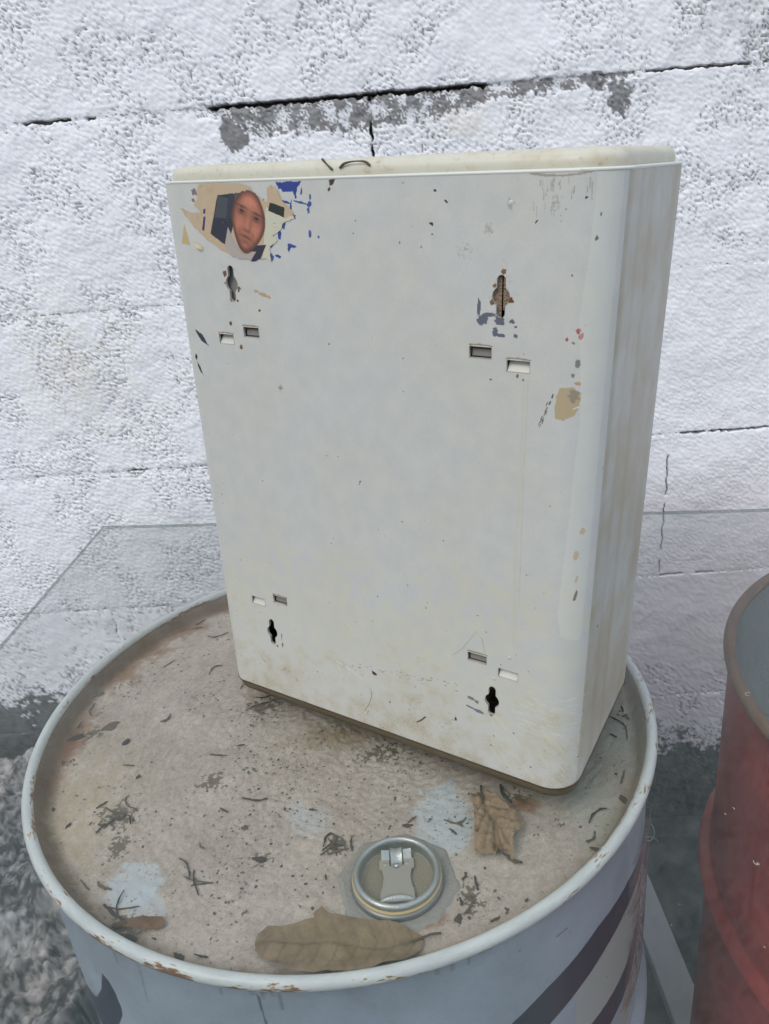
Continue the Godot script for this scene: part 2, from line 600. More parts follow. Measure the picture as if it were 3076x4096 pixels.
func wall_patch(x0: float, x1: float, y0: float, y1: float, step: float, skirt: bool, mortar: bool) -> ArrayMesh:
	var nu := maxi(2, int(round((x1 - x0) / step)))
	var nv := maxi(2, int(round((y1 - y0) / step)))
	var v := PackedVector3Array()
	var col := PackedColorArray()
	var b := 1 if skirt else 0
	for j in range(-b, nv + 1 + b):
		for i in range(-b, nu + 1 + b):
			var x := x0 + (x1 - x0) * clampf(float(i) / nu, 0.0, 1.0)
			var y := y0 + (y1 - y0) * clampf(float(j) / nv, 0.0, 1.0)
			if skirt:
				# edges of blocks wander a little
				var ey := minf(y - y0, y1 - y)
				var ex := minf(x - x0, x1 - x)
				if ey < 8.0:
					var lowside := y - y0 < y1 - y
					var at := y0 if lowside else y1
					var open := minf(crack_depth(x, at) * 0.19, 2.8) * (0.6 if lowside else 0.45)
					var rag := (n_fine.get_noise_2d(x * 1.2, at) * 2.6 + n_mid.get_noise_2d(x * 2.0, at) * 2.4) * minf(open, 1.0) * (0.25 if lowside else 1.0)
					y += (n_mid.get_noise_2d(x * 1.3, at * 3.0) * 1.2 + rag + (open if lowside else -open)) * (1.0 - ey / 8.0)
				if ex < 8.0:
					var leftside := x - x0 < x1 - x
					var at := x0 if leftside else x1
					var open := minf(crack_depth(at, y) * 0.12, 2.4) * 0.5
					x += (n_mid.get_noise_2d(at * 0.02, y * 0.8) * 2.5 + n_fine.get_noise_2d(3.0, y) * 1.2 + (open if leftside else -open)) * (1.0 - ex / 8.0)
			wall_at(x, y)
			var h := w_h
			var c := w_c
			if mortar:
				h -= 0.0002
				var d := crack_depth(x, y)
				if d > 0.5:
					h -= d * 0.001
					c = Color(0.17, 0.16, 0.145)
			elif skirt:
				# worn arrises
				var e := minf(minf(x - x0, x1 - x), minf(y - y0, y1 - y))
				h -= 0.0005 * (1.0 - sstep(0.0, 2.5, e))
				# edges of block wander a little
				if i < 0 or j < 0 or i > nu or j > nv:
					h = -0.045
					c = Color(0.16, 0.155, 0.15)
			v.append(Vector3(x * 0.001, y * 0.001, h))
			col.append(c)
	return commit(v, grid_idx(nu + 2 * b, nv + 2 * b), null, col)

func build_wall() -> void:
	var n := Vector3(sin(WALL_YAW), 0, cos(WALL_YAW))
	var w := thing("block_wall", "rough white painted concrete block wall behind the drums", "wall", n * WALL_Z)
	w.rotation = Vector3(0, WALL_YAW, WALL_SLOPE)
	var m := mat(Color.WHITE, 0.85)
	m.vertex_color_use_as_albedo = true
	m.metallic_specular = 0.35
	add_bump(m, noise(21, 0.02, FastNoiseLite.TYPE_SIMPLEX_SMOOTH, 4), 0.02, 9.0)
	for r in range(-3, 6):
		var yb: float = COURSE_Y * 1000.0 - 200.0 * r
		var lo := yb + 0.6
		var hi := yb + 200.0 - 0.6
		if r == 0:
			lo = yb + 0.8
		if r == 5:
			lo = -640.0
		var jx: float = JOINTS[r] * 1000.0
		for j in range(-4, 4):
			var a := jx + 508.0 * j + 0.6
			var b := jx + 508.0 * (j + 1) - 0.6
			if b < -1700.0 or a > 1700.0:
				continue
			var near := b > -640.0 and a < 760.0 and r >= 0
			var step := (1.6 if r <= 3 else 2.6) if near else 9.0
			if near:
				# the part of a block that runs far out of sight is left coarser
				if a < -800.0 or b > 960.0:
					step = maxf(step, 2.2)
			part("concrete_block", wall_patch(a, b, lo, hi, step, true, false), m, w)
	# mortar of all joints
	var st := SurfaceTool.new()
	st.begin(Mesh.PRIMITIVE_TRIANGLES)
	var first := true
	var strips := []
	for r in range(-3, 6):
		var yb: float = COURSE_Y * 1000.0 - 200.0 * r
		var near := r >= 0
		if r < 5:
			strips.append([-1700.0, 1700.0, yb - 6.0, yb + 8.0, 2.5 if near else 8.0])
		for j in range(-3, 4):
			var x: float = JOINTS[r] * 1000.0 + 508.0 * j
			if absf(x) < 1700.0:
				strips.append([x - 6.0, x + 6.0, yb + 7.0, yb + 194.5, 2.5 if near and x > -640.0 and x < 760.0 else 8.0])
	for s in strips:
		st.append_from(wall_patch(s[0], s[1], s[2], s[3], s[4], false, true), 0, Transform3D.IDENTITY)
	part("mortar", st.commit(), m, w)

# ---------------------------------------------------------------- ground and rock
func build_ground() -> void:
	var gm := mat(Color(0.36, 0.355, 0.35), 0.95)
	var nt := noise(31, 0.01, FastNoiseLite.TYPE_SIMPLEX_SMOOTH, 5)
	var im := nt.get_seamless_image(512, 512)
	im.convert(Image.FORMAT_RGB8)
	var d := im.get_data()
	for i in 512 * 512:
		var q := d[i * 3] / 255.0
		var g := lerpf(0.22, 0.44, q)
		d[i * 3] = int(255 * g)
		d[i * 3 + 1] = int(252 * g)
		d[i * 3 + 2] = int(250 * g)
	gm.albedo_color = Color.WHITE
	gm.albedo_texture = ImageTexture.create_from_image(Image.create_from_data(512, 512, false, Image.FORMAT_RGB8, d))
	add_bump(gm, noise(32, 0.02, FastNoiseLite.TYPE_SIMPLEX_SMOOTH, 5), 0.5, 2.3)
	var pm := PlaneMesh.new()
	pm.size = Vector2(120, 120)
	var g := MeshInstance3D.new()
	g.name = "ground"
	g.mesh = pm
	g.material_override = gm
	g.position = Vector3(0, GROUND_Y, 0)
	add_child(g)
	g.set_meta("kind", "structure")
	# rough slab of rock left of the drum
	var n1 := noise(33, 5.0, FastNoiseLite.TYPE_SIMPLEX_SMOOTH, 5)
	var n2 := noise(34, 38.0, FastNoiseLite.TYPE_SIMPLEX_SMOOTH, 4)
	var n3 := cells(35, 14.0)
	var n5 := noise(38, 120.0, FastNoiseLite.TYPE_SIMPLEX_SMOOTH, 3)
	var n6 := cells(39, 95.0)
	n6.cellular_return_type = FastNoiseLite.RETURN_CELL_VALUE
	var n4 := noise(36, 9.0, FastNoiseLite.TYPE_SIMPLEX_SMOOTH, 4)
	var nu := 270
	var nv := 420
	var v := PackedVector3Array()
	var col := PackedColorArray()
	for j in nv + 1:
		for i in nu + 1:
			var s := float(i) / nu
			var t := float(j) / nv
			var z := lerpf(0.62, -0.405, t)
			var edge := -0.272 + 0.020 * n1.get_noise_2d(z * 1.7, 3.0) + (0.05 if z > 0.05 else 0.0) * sstep(0.05, 0.2, z)
			var x := lerpf(-1.0, edge, s)
			var toe := minf(edge - x, (z + 0.405) * 1.4 + 0.02 * n1.get_noise_2d(x * 4.0, 9.0))
			var fall := 1.0 - sstep(0.0, 0.030, toe)
			var y := -0.352 + 0.045 * n1.get_noise_2d(x, z) + 0.007 * n2.get_noise_2d(x, z) + 0.008 * (n3.get_noise_2d(x, z) + 0.6) + 0.0014 * n5.get_noise_2d(x, z) + 0.0005 * n6.get_noise_2d(x, z)
			y = lerpf(y, -0.605, fall * fall)
			v.append(Vector3(x, y, z))
			var q := 0.130 + 0.20 * n4.get_noise_2d(x, z) + 0.20 * n2.get_noise_2d(x * 1.4 + 5.0, z) + 0.20 * n5.get_noise_2d(x, z) + 0.09 * n6.get_noise_2d(x, z)
			q = clampf(q, 0.035, 0.42)
			var warm := n1.get_noise_2d(x * 2.0 + 9.0, z) * 0.10
			col.append(Color(q * (1.0 + warm), q * 0.985, q * (0.985 - warm)))
	var rm := mat(Color.WHITE, 0.9)
	rm.vertex_color_use_as_albedo = true
	single("rock_slab", commit(v, grid_idx(nu, nv), null, col), rm, "rough grey rock ledge at the foot of the wall", "rock")

# ---------------------------------------------------------------- the dispenser box
# corners of the metal box, which stands a little askew
const FRB := Vector3(0.14673, 0.007, 0.13764)
const FRT := Vector3(0.1691, 0.3529, 0.1314)
const EXB := Vector3(0.82988, 0.0, 0.55794)
const EZB := Vector3(0.51695, 0.0, -0.85602)
const EXT := Vector3(0.82702, -0.05548, 0.55943)
const EZT := Vector3(0.51660, -0.00829, -0.85619)
const FACE_H := 346.7      # mm
const R_RIGHT := 20.0
const R_LEFT := 11.0
const DEPTH := 143.0
const PX := 3.0            # texture pixels per mm
const TEX_W := 1312
const TEX_H := 1040

# u: mm from the right front corner (negative to the left); w: mm inward; v: mm up
func bp(u: float, w: float, v: float) -> Vector3:
	var t := v / FACE_H
	var lo := FRB + EXB * u * 0.001 + EZB * w * 0.001
	var hi := FRT + EXT * u * 0.001 + EZT * w * 0.001
	return lo.lerp(hi, t) - FRB

# x: mm from the left of the front as measured; proud: mm out of the face
func fp(x: float, y: float, proud := 0.0) -> Vector3:
	return bp(x - 282.0, -proud, y)

func left_w(v: float) -> float:
	return 280.0 + 14.0 * v / FACE_H

# the outline from the end of the front panel round right, back and left to the start of the panel: [u, w, s] with s the texture column in mm
func outline(v: float, inset := 0.0) -> Array:
	var wl := left_w(v)
	var out := []
	var r := maxf(R_RIGHT - inset * 0.6, 2.0)
	var rl := maxf(R_LEFT - inset * 0.2, 2.0)
	var n := 10
	var lo_u := -wl + inset
	var hi_u := -inset
	var lo_w := inset
	var hi_w := DEPTH - inset
	for i in n + 1:
		var a := PI / 2 * i / n
		out.append([hi_u - r + sin(a) * r, lo_w + r - cos(a) * r, 282.0 + 20.0 - R_RIGHT + a * R_RIGHT])
	var s0: float = out[-1][2]
	for i in n + 1:
		var a := PI / 2 * i / n
		out.append([hi_u - r + cos(a) * r, hi_w - r + sin(a) * r, s0 + DEPTH - 2 * R_RIGHT + a * R_RIGHT])
	for i in n + 1:
		var a := PI / 2 * i / n
		out.append([lo_u + rl - sin(a) * rl, hi_w - rl + cos(a) * rl, 20.0 + R_LEFT])
	for i in n + 1:
		var a := PI / 2 * i / n
		out.append([lo_u + rl - cos(a) * rl, lo_w + rl - sin(a) * rl, 20.0 + R_LEFT - (PI / 2 - a) * R_LEFT + 2.0 - 14.0 * v / FACE_H])
	return out

func loop_mesh(rings: Array) -> ArrayMesh:
	# rings: arrays of equal length of Vector3, from bottom to top, running to the right as seen from outside
	var v := PackedVector3Array()
	var n: int = rings[0].size()
	for r in rings:
		for p in r:
			v.append(p)
		v.append(r[0])
	return commit(v, grid_idx(n, rings.size() - 1))

func box_texture() -> Image:
	var w := TEX_W
	var h := TEX_H
	var na := nbytes(noise(41, 0.004, FastNoiseLite.TYPE_SIMPLEX_SMOOTH, 4), w, h)
	var nb := nbytes(noise(42, 0.02, FastNoiseLite.TYPE_SIMPLEX_SMOOTH, 5), w, h)
	var nc := nbytes(noise(43, 0.16, FastNoiseLite.TYPE_SIMPLEX_SMOOTH, 2), w, h)
	var streak_n := noise(44, 0.014, FastNoiseLite.TYPE_SIMPLEX_SMOOTH, 4)
	var streak := PackedFloat32Array()
	for x in w:
		streak.append(streak_n.get_noise_1d(x) * 0.5 + 0.5)
	var out := PackedByteArray()
	out.resize(w * h * 3)
	var k := 0
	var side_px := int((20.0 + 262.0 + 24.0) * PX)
	for y in h:
		var fy := float(y) / h            # 0 at the top
		var low := 1.0 - fy
		for x in w:
			var a := na[k] / 255.0
			var b := nb[k] / 255.0
			var c := nc[k] / 255.0
			# base paint: pale grey with a green cast
			var r := 0.722
			var g := 0.735
			var bl := 0.738
			# patches where the paint has yellowed
			var yel := clampf(0.30 + (a - 0.5) * 0.25 + (b - 0.5) * 0.20 + (c - 0.5) * 0.25, 0.0, 1.0)
			# film of dirt with a ragged upper edge
			var dirt := 0.0
			var band := fy + (b - 0.5) * 0.22 + (a - 0.5) * 0.12
			if band > 0.68:
				yel += 0.34 * sstep(0.20, 0.75, b * 0.35 + c * 0.65)
			if band > 0.86:
				dirt = minf((band - 0.86) * 5.0, 1.0) * (0.24 + 0.8 * clampf(c - 0.35, 0.0, 1.0) + 0.5 * (b - 0.45))
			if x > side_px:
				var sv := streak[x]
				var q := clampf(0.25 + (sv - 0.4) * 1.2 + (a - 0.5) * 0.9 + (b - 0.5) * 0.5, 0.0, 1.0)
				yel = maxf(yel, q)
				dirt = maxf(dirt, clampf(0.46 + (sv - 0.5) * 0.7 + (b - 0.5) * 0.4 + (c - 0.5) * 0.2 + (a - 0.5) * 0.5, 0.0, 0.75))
			r += yel * 0.004
			g -= yel * 0.022
			bl -= yel * 0.098
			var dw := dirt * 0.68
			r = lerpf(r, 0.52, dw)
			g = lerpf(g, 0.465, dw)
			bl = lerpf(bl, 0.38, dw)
			var f := 1.0 + (c - 0.5) * 0.035 + (b - 0.5) * 0.05
			out[k * 3] = int(clampf(r * f, 0, 1) * 255)
			out[k * 3 + 1] = int(clampf(g * f, 0, 1) * 255)
			out[k * 3 + 2] = int(clampf(bl * f, 0, 1) * 255)
			k += 1
	var im := Image.create_from_data(w, h, false, Image.FORMAT_RGB8, out)
	var P := func(x: float, y: float) -> Vector2: return Vector2((x + 20.0) * PX, (FACE_H - y) * PX)
	var slate := Color(0.36, 0.37, 0.42)
	var dark := Color(0.17, 0.15, 0.16)
	var rust := Color(0.36, 0.23, 0.14)
	var tan := Color(0.66, 0.60, 0.49)
	# dark spindle chips on the left edge
	fill_poly(im, ragged([P.call(5.2, 261.7), P.call(11.5, 259.0), P.call(17.3, 251.6), P.call(10.2, 255.0)], 0.8, 3), Color(0.22, 0.21, 0.25))
	fill_poly(im, blob(P.call(3.7, 244.3), 3, 6), dark)
	fill_poly(im, ragged([P.call(4.2, 241.0), P.call(6.4, 237.5), P.call(8.8, 232.5), P.call(6.6, 234.0), P.call(4.6, 238.0)], 0.7, 2), dark)
	# small dark flecks
	for q in [[64.0, 275.9, 1.0], [124.0, 344.8, 2.6], [121.8, 341.0, 1.2], [185.8, 324.0, 1.3], [187.7, 339.5, 0.8], [194.1, 334.4, 1.1], [242.4, 325.3, 0.9], [261.4, 301.7, 0.6], [265.6, 335.4, 0.7], [272.6, 328.4, 0.8], [271.5, 318.1, 1.2], [140.0, 44.3, 2.2], [202.8, 29.2, 1.3], [134.6, 177.7, 0.9], [134.0, 176.0, 0.5], [239.1, 250.7, 0.6], [300.0, 104.0, 1.3], [167.2, 255.5, 0.5], [74.5, 336.5, 0.5], [186.0, 319.0, 0.6], [221.0, 249.0, 0.6], [286.0, 20.0, 0.9], [255.0, 12.0, 0.7], [243.0, 33.0, 0.7], [228.0, 18.0, 0.8], [152.0, 25.0, 0.8], [90.0, 30.0, 0.7]]:
		fill_poly(im, blob(P.call(q[0], q[1]), q[2] * PX * 0.6, q[2] * PX * 0.95, rng.randf() * 3.0, 0.35, 9), dark.lerp(rust, rng.randf() * 0.6))
	for i in 150:
		var p: Vector2 = P.call(rng.randf_range(-8.0, 400.0), FACE_H * pow(rng.randf(), 1.5))
		fill_poly(im, blob(p, rng.randf_range(0.5, 1.5), rng.randf_range(0.6, 2.2), rng.randf() * 3.0, 0.3, 7), Color(0.38, 0.34, 0.29, rng.randf_range(0.4, 0.9)))
	# soft grey smudges
	for q in [[228.9, 333.1, 2.0], [251.3, 332.9, 3.0], [217.8, 321.8, 2.5], [205.0, 313.0, 5.0], [76.5, 230.0, 2.0], [40.0, 24.0, 7.0], [60.0, 22.0, 4.0], [196.9, 19.0, 9.0], [170.0, 30.0, 6.0]]:
		for i in 22:
			var o: Vector2 = Vector2(rng.randfn(), rng.randfn()) * q[2] * PX * 0.5
			fill_poly(im, blob(P.call(q[0], q[1]) + o, rng.randf_range(1.0, 3.5), rng.randf_range(0.8, 2.5), rng.randf() * 3.0, 0.4, 8), Color(0.40, 0.38, 0.34, 0.16))
	# long dirt line along the bottom
	for i in 70:
		var t := rng.randf()
		var p: Vector2 = P.call(lerpf(111.0, 205.0, t) + rng.randfn() * 2.0, lerpf(43.0, 55.0, t) + rng.randfn() * 1.4)
		fill_poly(im, blob(p, rng.randf_range(1.0, 4.0), rng.randf_range(0.4, 1.0), -0.1, 0.4, 8), Color(0.33, 0.29, 0.24, rng.randf_range(0.25, 0.7)))
	# scuffs near the lower right corner
	for i in 90:
		var x := rng.randf_range(225.0, 285.0)
		var y := rng.randf_range(6.0, 45.0)
		var p: Vector2 = P.call(x, y)
		var l := rng.randf_range(6.0, 30.0)
		stroke(im, [p, p + Vector2(l * 0.5, l * 0.5), p + Vector2(l * 0.95, l * 1.1)], rng.randf_range(0.7, 1.6), Color(0.80, 0.79, 0.66, rng.randf_range(0.25, 0.6)))
	for i in 60:
		var p: Vector2 = P.call(rng.randf_range(240.0, 290.0), rng.randf_range(36.0, 66.0))
		stroke(im, [p, p + Vector2(rng.randf_range(8, 26), rng.randf_range(-2, 4))], rng.randf_range(1.0, 3.0), Color(0.80, 0.82, 0.76, 0.35))
	# slate scraps round the upper right keyhole
	for q in [[213.3, 284.7, 1.1, 4.4], [215.3, 279.1, 3.0, 2.4], [218.9, 281.7, 4.4, 0.9], [225.2, 279.0, 3.2, 2.4], [231.7, 279.0, 1.6, 1.0], [222.8, 273.4, 1.6, 2.0], [225.5, 271.8, 3.2, 1.0], [234.1, 272.2, 1.2, 1.0], [233.9, 276.5, 0.9, 0.6]]:
		fill_poly(im, blob(P.call(q[0], q[1]), q[2] * PX, q[3] * PX, 0.0, 0.32, 16), slate)
	for q in [[213.5, 48.8, 2.6, 1.0], [217.5, 47.4, 1.3, 1.4], [213.0, 42.0, 3.0, 0.9], [219.0, 41.0, 3.4, 1.1], [58.0, 50.0, 0.5, 3.0], [58.2, 43.5, 0.9, 2.0]]:
		fill_poly(im, blob(P.call(q[0], q[1]), q[2] * PX, q[3] * PX, 0.15, 0.3, 14), slate.lerp(Color(0.5, 0.52, 0.54), 0.4))
	# tan and red scraps by the right edge
	var tp := []
	for q in [[258.2, 248.2], [265.1, 249.7], [269.5, 246.5], [269.5, 241.5], [266.9, 235.4], [262.0, 232.1], [257.2, 232.5], [256.4, 237.5], [257.0, 242.7]]:
		tp.append(P.call(q[0], q[1]))
	fill_poly(im, ragged(tp, 1.4, 4), tan)
	fill_poly(im, blob(P.call(266.0, 245.0), 8, 8, 0, 0.4), Color(0.55, 0.51, 0.44))
	stroke(im, [P.call(266.0, 238.4), P.call(269.0, 239.8)], 2.0, Color(0.8, 0.78, 0.72))
	for q in [[266.2, 276.6, 1.3, 1.5, 0], [267.6, 274.0, 1.3, 1.6, 0], [260.8, 272.3, 0.9, 0.8, 0], [264.0, 270.8, 0.8, 0.6, 1], [266.9, 261.0, 1.5, 2.2, 1], [264.9, 255.2, 0.9, 0.9, 1], [267.5, 251.2, 1.8, 0.9, 2], [275.7, 172.6, 1.6, 2.2, 2], [273.2, 158.6, 1.6, 2.6, 2], [274.4, 144.0, 0.8, 2.4, 2], [274.5, 134.0, 0.8, 4.0, 3], [62.5, 287.0, 2.0, 0.8, 2], [68.0, 285.2, 3.6, 1.1, 2], [72.6, 284.0, 1.6, 1.0, 2]]:
		fill_poly(im, blob(P.call(q[0], q[1]), q[2] * PX, q[3] * PX, 0.2, 0.25, 12), [Color(0.62, 0.34, 0.33), Color(0.47, 0.47, 0.44), Color(0.67, 0.57, 0.44), Color(0.36, 0.25, 0.20)][q[4]])
	# scratch beside the tan scrap
	for i in 16:
		var t := rng.randf()
		var p: Vector2 = P.call(lerpf(256.0, 249.0, t) + rng.randfn() * 0.4, lerpf(246.0, 228.0, t))
		stroke(im, [p, p + Vector2(-2, 6)], 1.3, Color(0.22, 0.21, 0.2, 0.8))
	# rust round the openings
	for q in [[38.5, 267.1, 1.2], [45.7, 253.3, 1.3], [37.7, 296.4, 1.7], [48.8, 288.4, 1.2], [48.3, 286.6, 0.8], [37.2, 291.0, 0.6], [41.0, 281.0, 0.9], [46.4, 281.0, 0.8], [226.6, 302.7, 1.2], [221.0, 288.0, 1.4], [230.8, 289.0, 1.2], [222.0, 296.0, 1.0], [236.0, 252.4, 0.7], [53.0, 40.9, 0.9], [227.5, 41.0, 0.9]]:
		fill_poly(im, blob(P.call(q[0], q[1]), q[2] * PX, q[2] * PX * 1.1, 0.0, 0.4, 12), rust.lerp(Color(0.5, 0.42, 0.32), rng.randf() * 0.6))
	for q in [[43.0, 290.8], [225.4, 290.8]]:
		for i in 60:
			var o := Vector2(rng.randfn(), rng.randfn() * 1.7) * 7.5 * PX * 0.5
			fill_poly(im, blob(P.call(q[0], q[1]) + o, rng.randf_range(1, 4), rng.randf_range(1, 4), 0, 0.4, 8), Color(0.60, 0.54, 0.42, 0.10))
	for q in [[27.0, 257.4], [49.0, 262.8], [208.4, 262.6], [229.6, 257.2], [53.2, 79.6], [210.6, 79.1]]:
		stroke(im, [P.call(q[0] - 0.5, q[1] + 3.6), P.call(q[0] + 6.0, q[1] + 3.9), P.call(q[0] + 13.4, q[1] + 3.5)], 2.6, Color(0.42, 0.33, 0.24, 0.55))
	# drips and the edge of an old coat beside the corner
	stroke(im, [P.call(239.5, 252.0), P.call(240.2, 200.0), P.call(239.0, 160.0), P.call(240.6, 94.0)], 7.0, Color(0.72, 0.71, 0.62, 0.30))
	stroke(im, [P.call(242.0, 252.0), P.call(241.6, 200.0), P.call(242.6, 120.0)], 1.2, Color(0.62, 0.60, 0.53, 0.35))
	var coat := []
	for q in [[269.9, 346.0], [268.8, 318.8], [267.3, 297.1], [266.0, 282.0], [269.2, 250.6], [269.8, 231.5], [268.0, 180.0], [265.5, 120.0], [268.0, 108.0], [280.0, 104.0], [283.0, 346.0]]:
		coat.append(P.call(q[0], q[1]))
	fill_poly(im, ragged(coat, 0.9, 5), Color(0.80, 0.81, 0.77, 0.35))
	# pencil loop above the lower right slot
	stroke(im, [P.call(200.0, 76.0), P.call(207.0, 83.0), P.call(216.0, 97.0), P.call(220.0, 93.0), P.call(222.5, 83.0)], 1.6, Color(0.55, 0.54, 0.49, 0.6))
	# brown scraps low on the front
	stroke(im, [P.call(173.3, 16.0), P.call(177.0, 19.0), P.call(180.4, 23.0)], 3.4, Color(0.30, 0.23, 0.17))
	stroke(im, [P.call(238.0, 346.0), P.call(246.0, 344.9), P.call(254.0, 344.6), P.call(262.0, 345.2), P.call(268.0, 346.2)], 3.0, Color(0.46, 0.40, 0.32, 0.5))
	for i in 26:
		var p: Vector2 = P.call(rng.randf_range(240.0, 268.0), 345.0 - absf(rng.randfn()) * 9.0)
		stroke(im, [p, p + Vector2(0.4, rng.randf_range(4, 14))], 1.6, Color(0.42, 0.38, 0.32, 0.3))
	# blue scraps of the torn sticker
	var blue := Color(0.14, 0.22, 0.50)
	var bl2 := []
	for q in [[84.7, 345.3], [103.4, 345.8], [99.2, 342.0], [98.5, 336.2], [96.5, 340.2], [89.9, 340.6], [86.6, 342.2]]:
		bl2.append(P.call(q[0], q[1]))
	fill_poly(im, ragged(bl2, 1.6, 4), blue)
	for q in [[107.5, 334.0, 1.4, 1.6], [106.8, 330.8, 1.0, 1.8], [101.6, 334.7, 4.5, 0.6], [108.6, 337.5, 0.7, 1.6], [107.1, 318.8, 1.0, 2.4], [112.9, 317.1, 0.8, 0.8], [94.8, 327.8, 2.6, 1.6], [88.0, 323.5, 1.4, 2.4], [84.6, 318.3, 1.2, 2.6], [77.6, 313.0, 2.0, 1.6], [77.0, 306.0, 1.8, 2.4], [82.6, 306.9, 2.6, 0.8], [93.0, 312.4, 3.2, 0.9], [91.0, 311.0, 1.0, 1.8], [90.5, 335.0, 4.0, 0.7], [94.5, 333.0, 0.6, 3.0], [102.5, 340.0, 0.6, 2.0]]:
		fill_poly(im, blob(P.call(q[0], q[1]), q[2] * PX, q[3] * PX, 0.2, 0.35, 14), blue.lerp(Color(0.40, 0.46, 0.56), rng.randf() * 0.5))
	# scraps left of it
	fill_poly(im, [P.call(7.3, 324.3), P.call(10.4, 312.0), P.call(2.7, 312.9)], Color(0.70, 0.62, 0.44))
	for q in [[19.0, 341.5, 2.4, 2.0], [17.5, 337.0, 1.4, 1.0], [9.0, 331.2, 3.0, 0.5], [15.0, 327.0, 1.0, 2.0]]:
		fill_poly(im, blob(P.call(q[0], q[1]), q[2] * PX, q[3] * PX, 0.4, 0.4, 12), Color(0.45, 0.40, 0.40))
	return im

# flat print: the scrap of a magazine page with a man's portrait, drawn generically
func sticker_texture() -> Image:
	var s := 6.0
	var w := int(96 * s)
	var h := int(46 * s)
	var im := Image.create(w, h, false, Image.FORMAT_RGB8)
	var P := func(x: float, y: float) -> Vector2: return Vector2((x - 3.0) * s, (348.0 - y) * s)
	im.fill(Color(0.70, 0.62, 0.51))
	var nz := noise(51, 0.03, FastNoiseLite.TYPE_SIMPLEX_SMOOTH, 4)
	for i in 260:
		fill_poly(im, blob(Vector2(rng.randf() * w, rng.randf() * h), rng.randf_range(3, 16), rng.randf_range(2, 8), rng.randf() * 3.0, 0.4, 9), [Color(0.76, 0.69, 0.58, 0.25), Color(0.60, 0.52, 0.42, 0.22)][i % 2])
	# pale bared paper on the right
	fill_poly(im, [P.call(76, 333), P.call(90, 327), P.call(100, 330), P.call(100, 302), P.call(70, 302)], Color(0.74, 0.73, 0.65))
	# backdrop
	fill_poly(im, ragged([P.call(38.8, 339.6), P.call(53, 340.5), P.call(50, 326), P.call(44, 311), P.call(29.5, 318.6)], 1.5, 6), Color(0.14, 0.15, 0.20))
	fill_poly(im, [P.call(38.8, 339.2), P.call(47, 338), P.call(44, 327), P.call(34.5, 327.5)], Color(0.24, 0.26, 0.29))
	fill_poly(im, ragged([P.call(77.7, 331.2), P.call(79.4, 335.4), P.call(90, 332.6), P.call(89.0, 327.4)], 1.2, 4), Color(0.10, 0.11, 0.10))
	fill_poly(im, [P.call(25.8, 332.4), P.call(27.6, 332.4), P.call(26.6, 329.6), P.call(25.0, 329.8)], Color(0.22, 0.14, 0.36))
	fill_poly(im, [P.call(25.2, 328.2), P.call(26.8, 328.0), P.call(24.4, 320.2), P.call(22.6, 320.8)], Color(0.20, 0.14, 0.38))
	# collar and jacket
	fill_poly(im, [P.call(58, 312), P.call(74, 313), P.call(66.5, 302.0), P.call(58, 302.5)], Color(0.16, 0.15, 0.22))
	fill_poly(im, [P.call(44.6, 322.5), P.call(48, 316.4), P.call(54, 309.0), P.call(65.8, 309.2), P.call(60.5, 303.8), P.call(47, 305.0), P.call(40.4, 312.0)], Color(0.64, 0.60, 0.57))
	stroke(im, [P.call(45, 320), P.call(49, 312), P.call(55, 307)], 3.0, Color(0.60, 0.56, 0.53))
	portrait(im, s)
	# worn top where the print has been rubbed off
	fill_poly(im, ragged([P.call(40, 348), P.call(42, 341.5), P.call(52, 340.0), P.call(60, 341.2), P.call(66, 341.6), P.call(74, 337.0), P.call(80, 336), P.call(80, 348)], 3.0, 8), Color(0.70, 0.62, 0.51))
	for i in 60:
		fill_poly(im, blob(Vector2(rng.randf() * w, rng.randf() * h), rng.randf_range(0.6, 2.2), rng.randf_range(0.6, 1.6), 0, 0.4, 7), Color(0.82, 0.79, 0.72, 0.55))
	# blue fibres along the torn right edge
	for i in 26:
		var p: Vector2 = P.call(rng.randf_range(80, 98), rng.randf_range(304, 330))
		stroke(im, [p, p + Vector2(rng.randf_range(-14, 4), rng.randf_range(-4, 6))], rng.randf_range(2, 5), Color(0.24, 0.33, 0.48, 0.55))
	return im

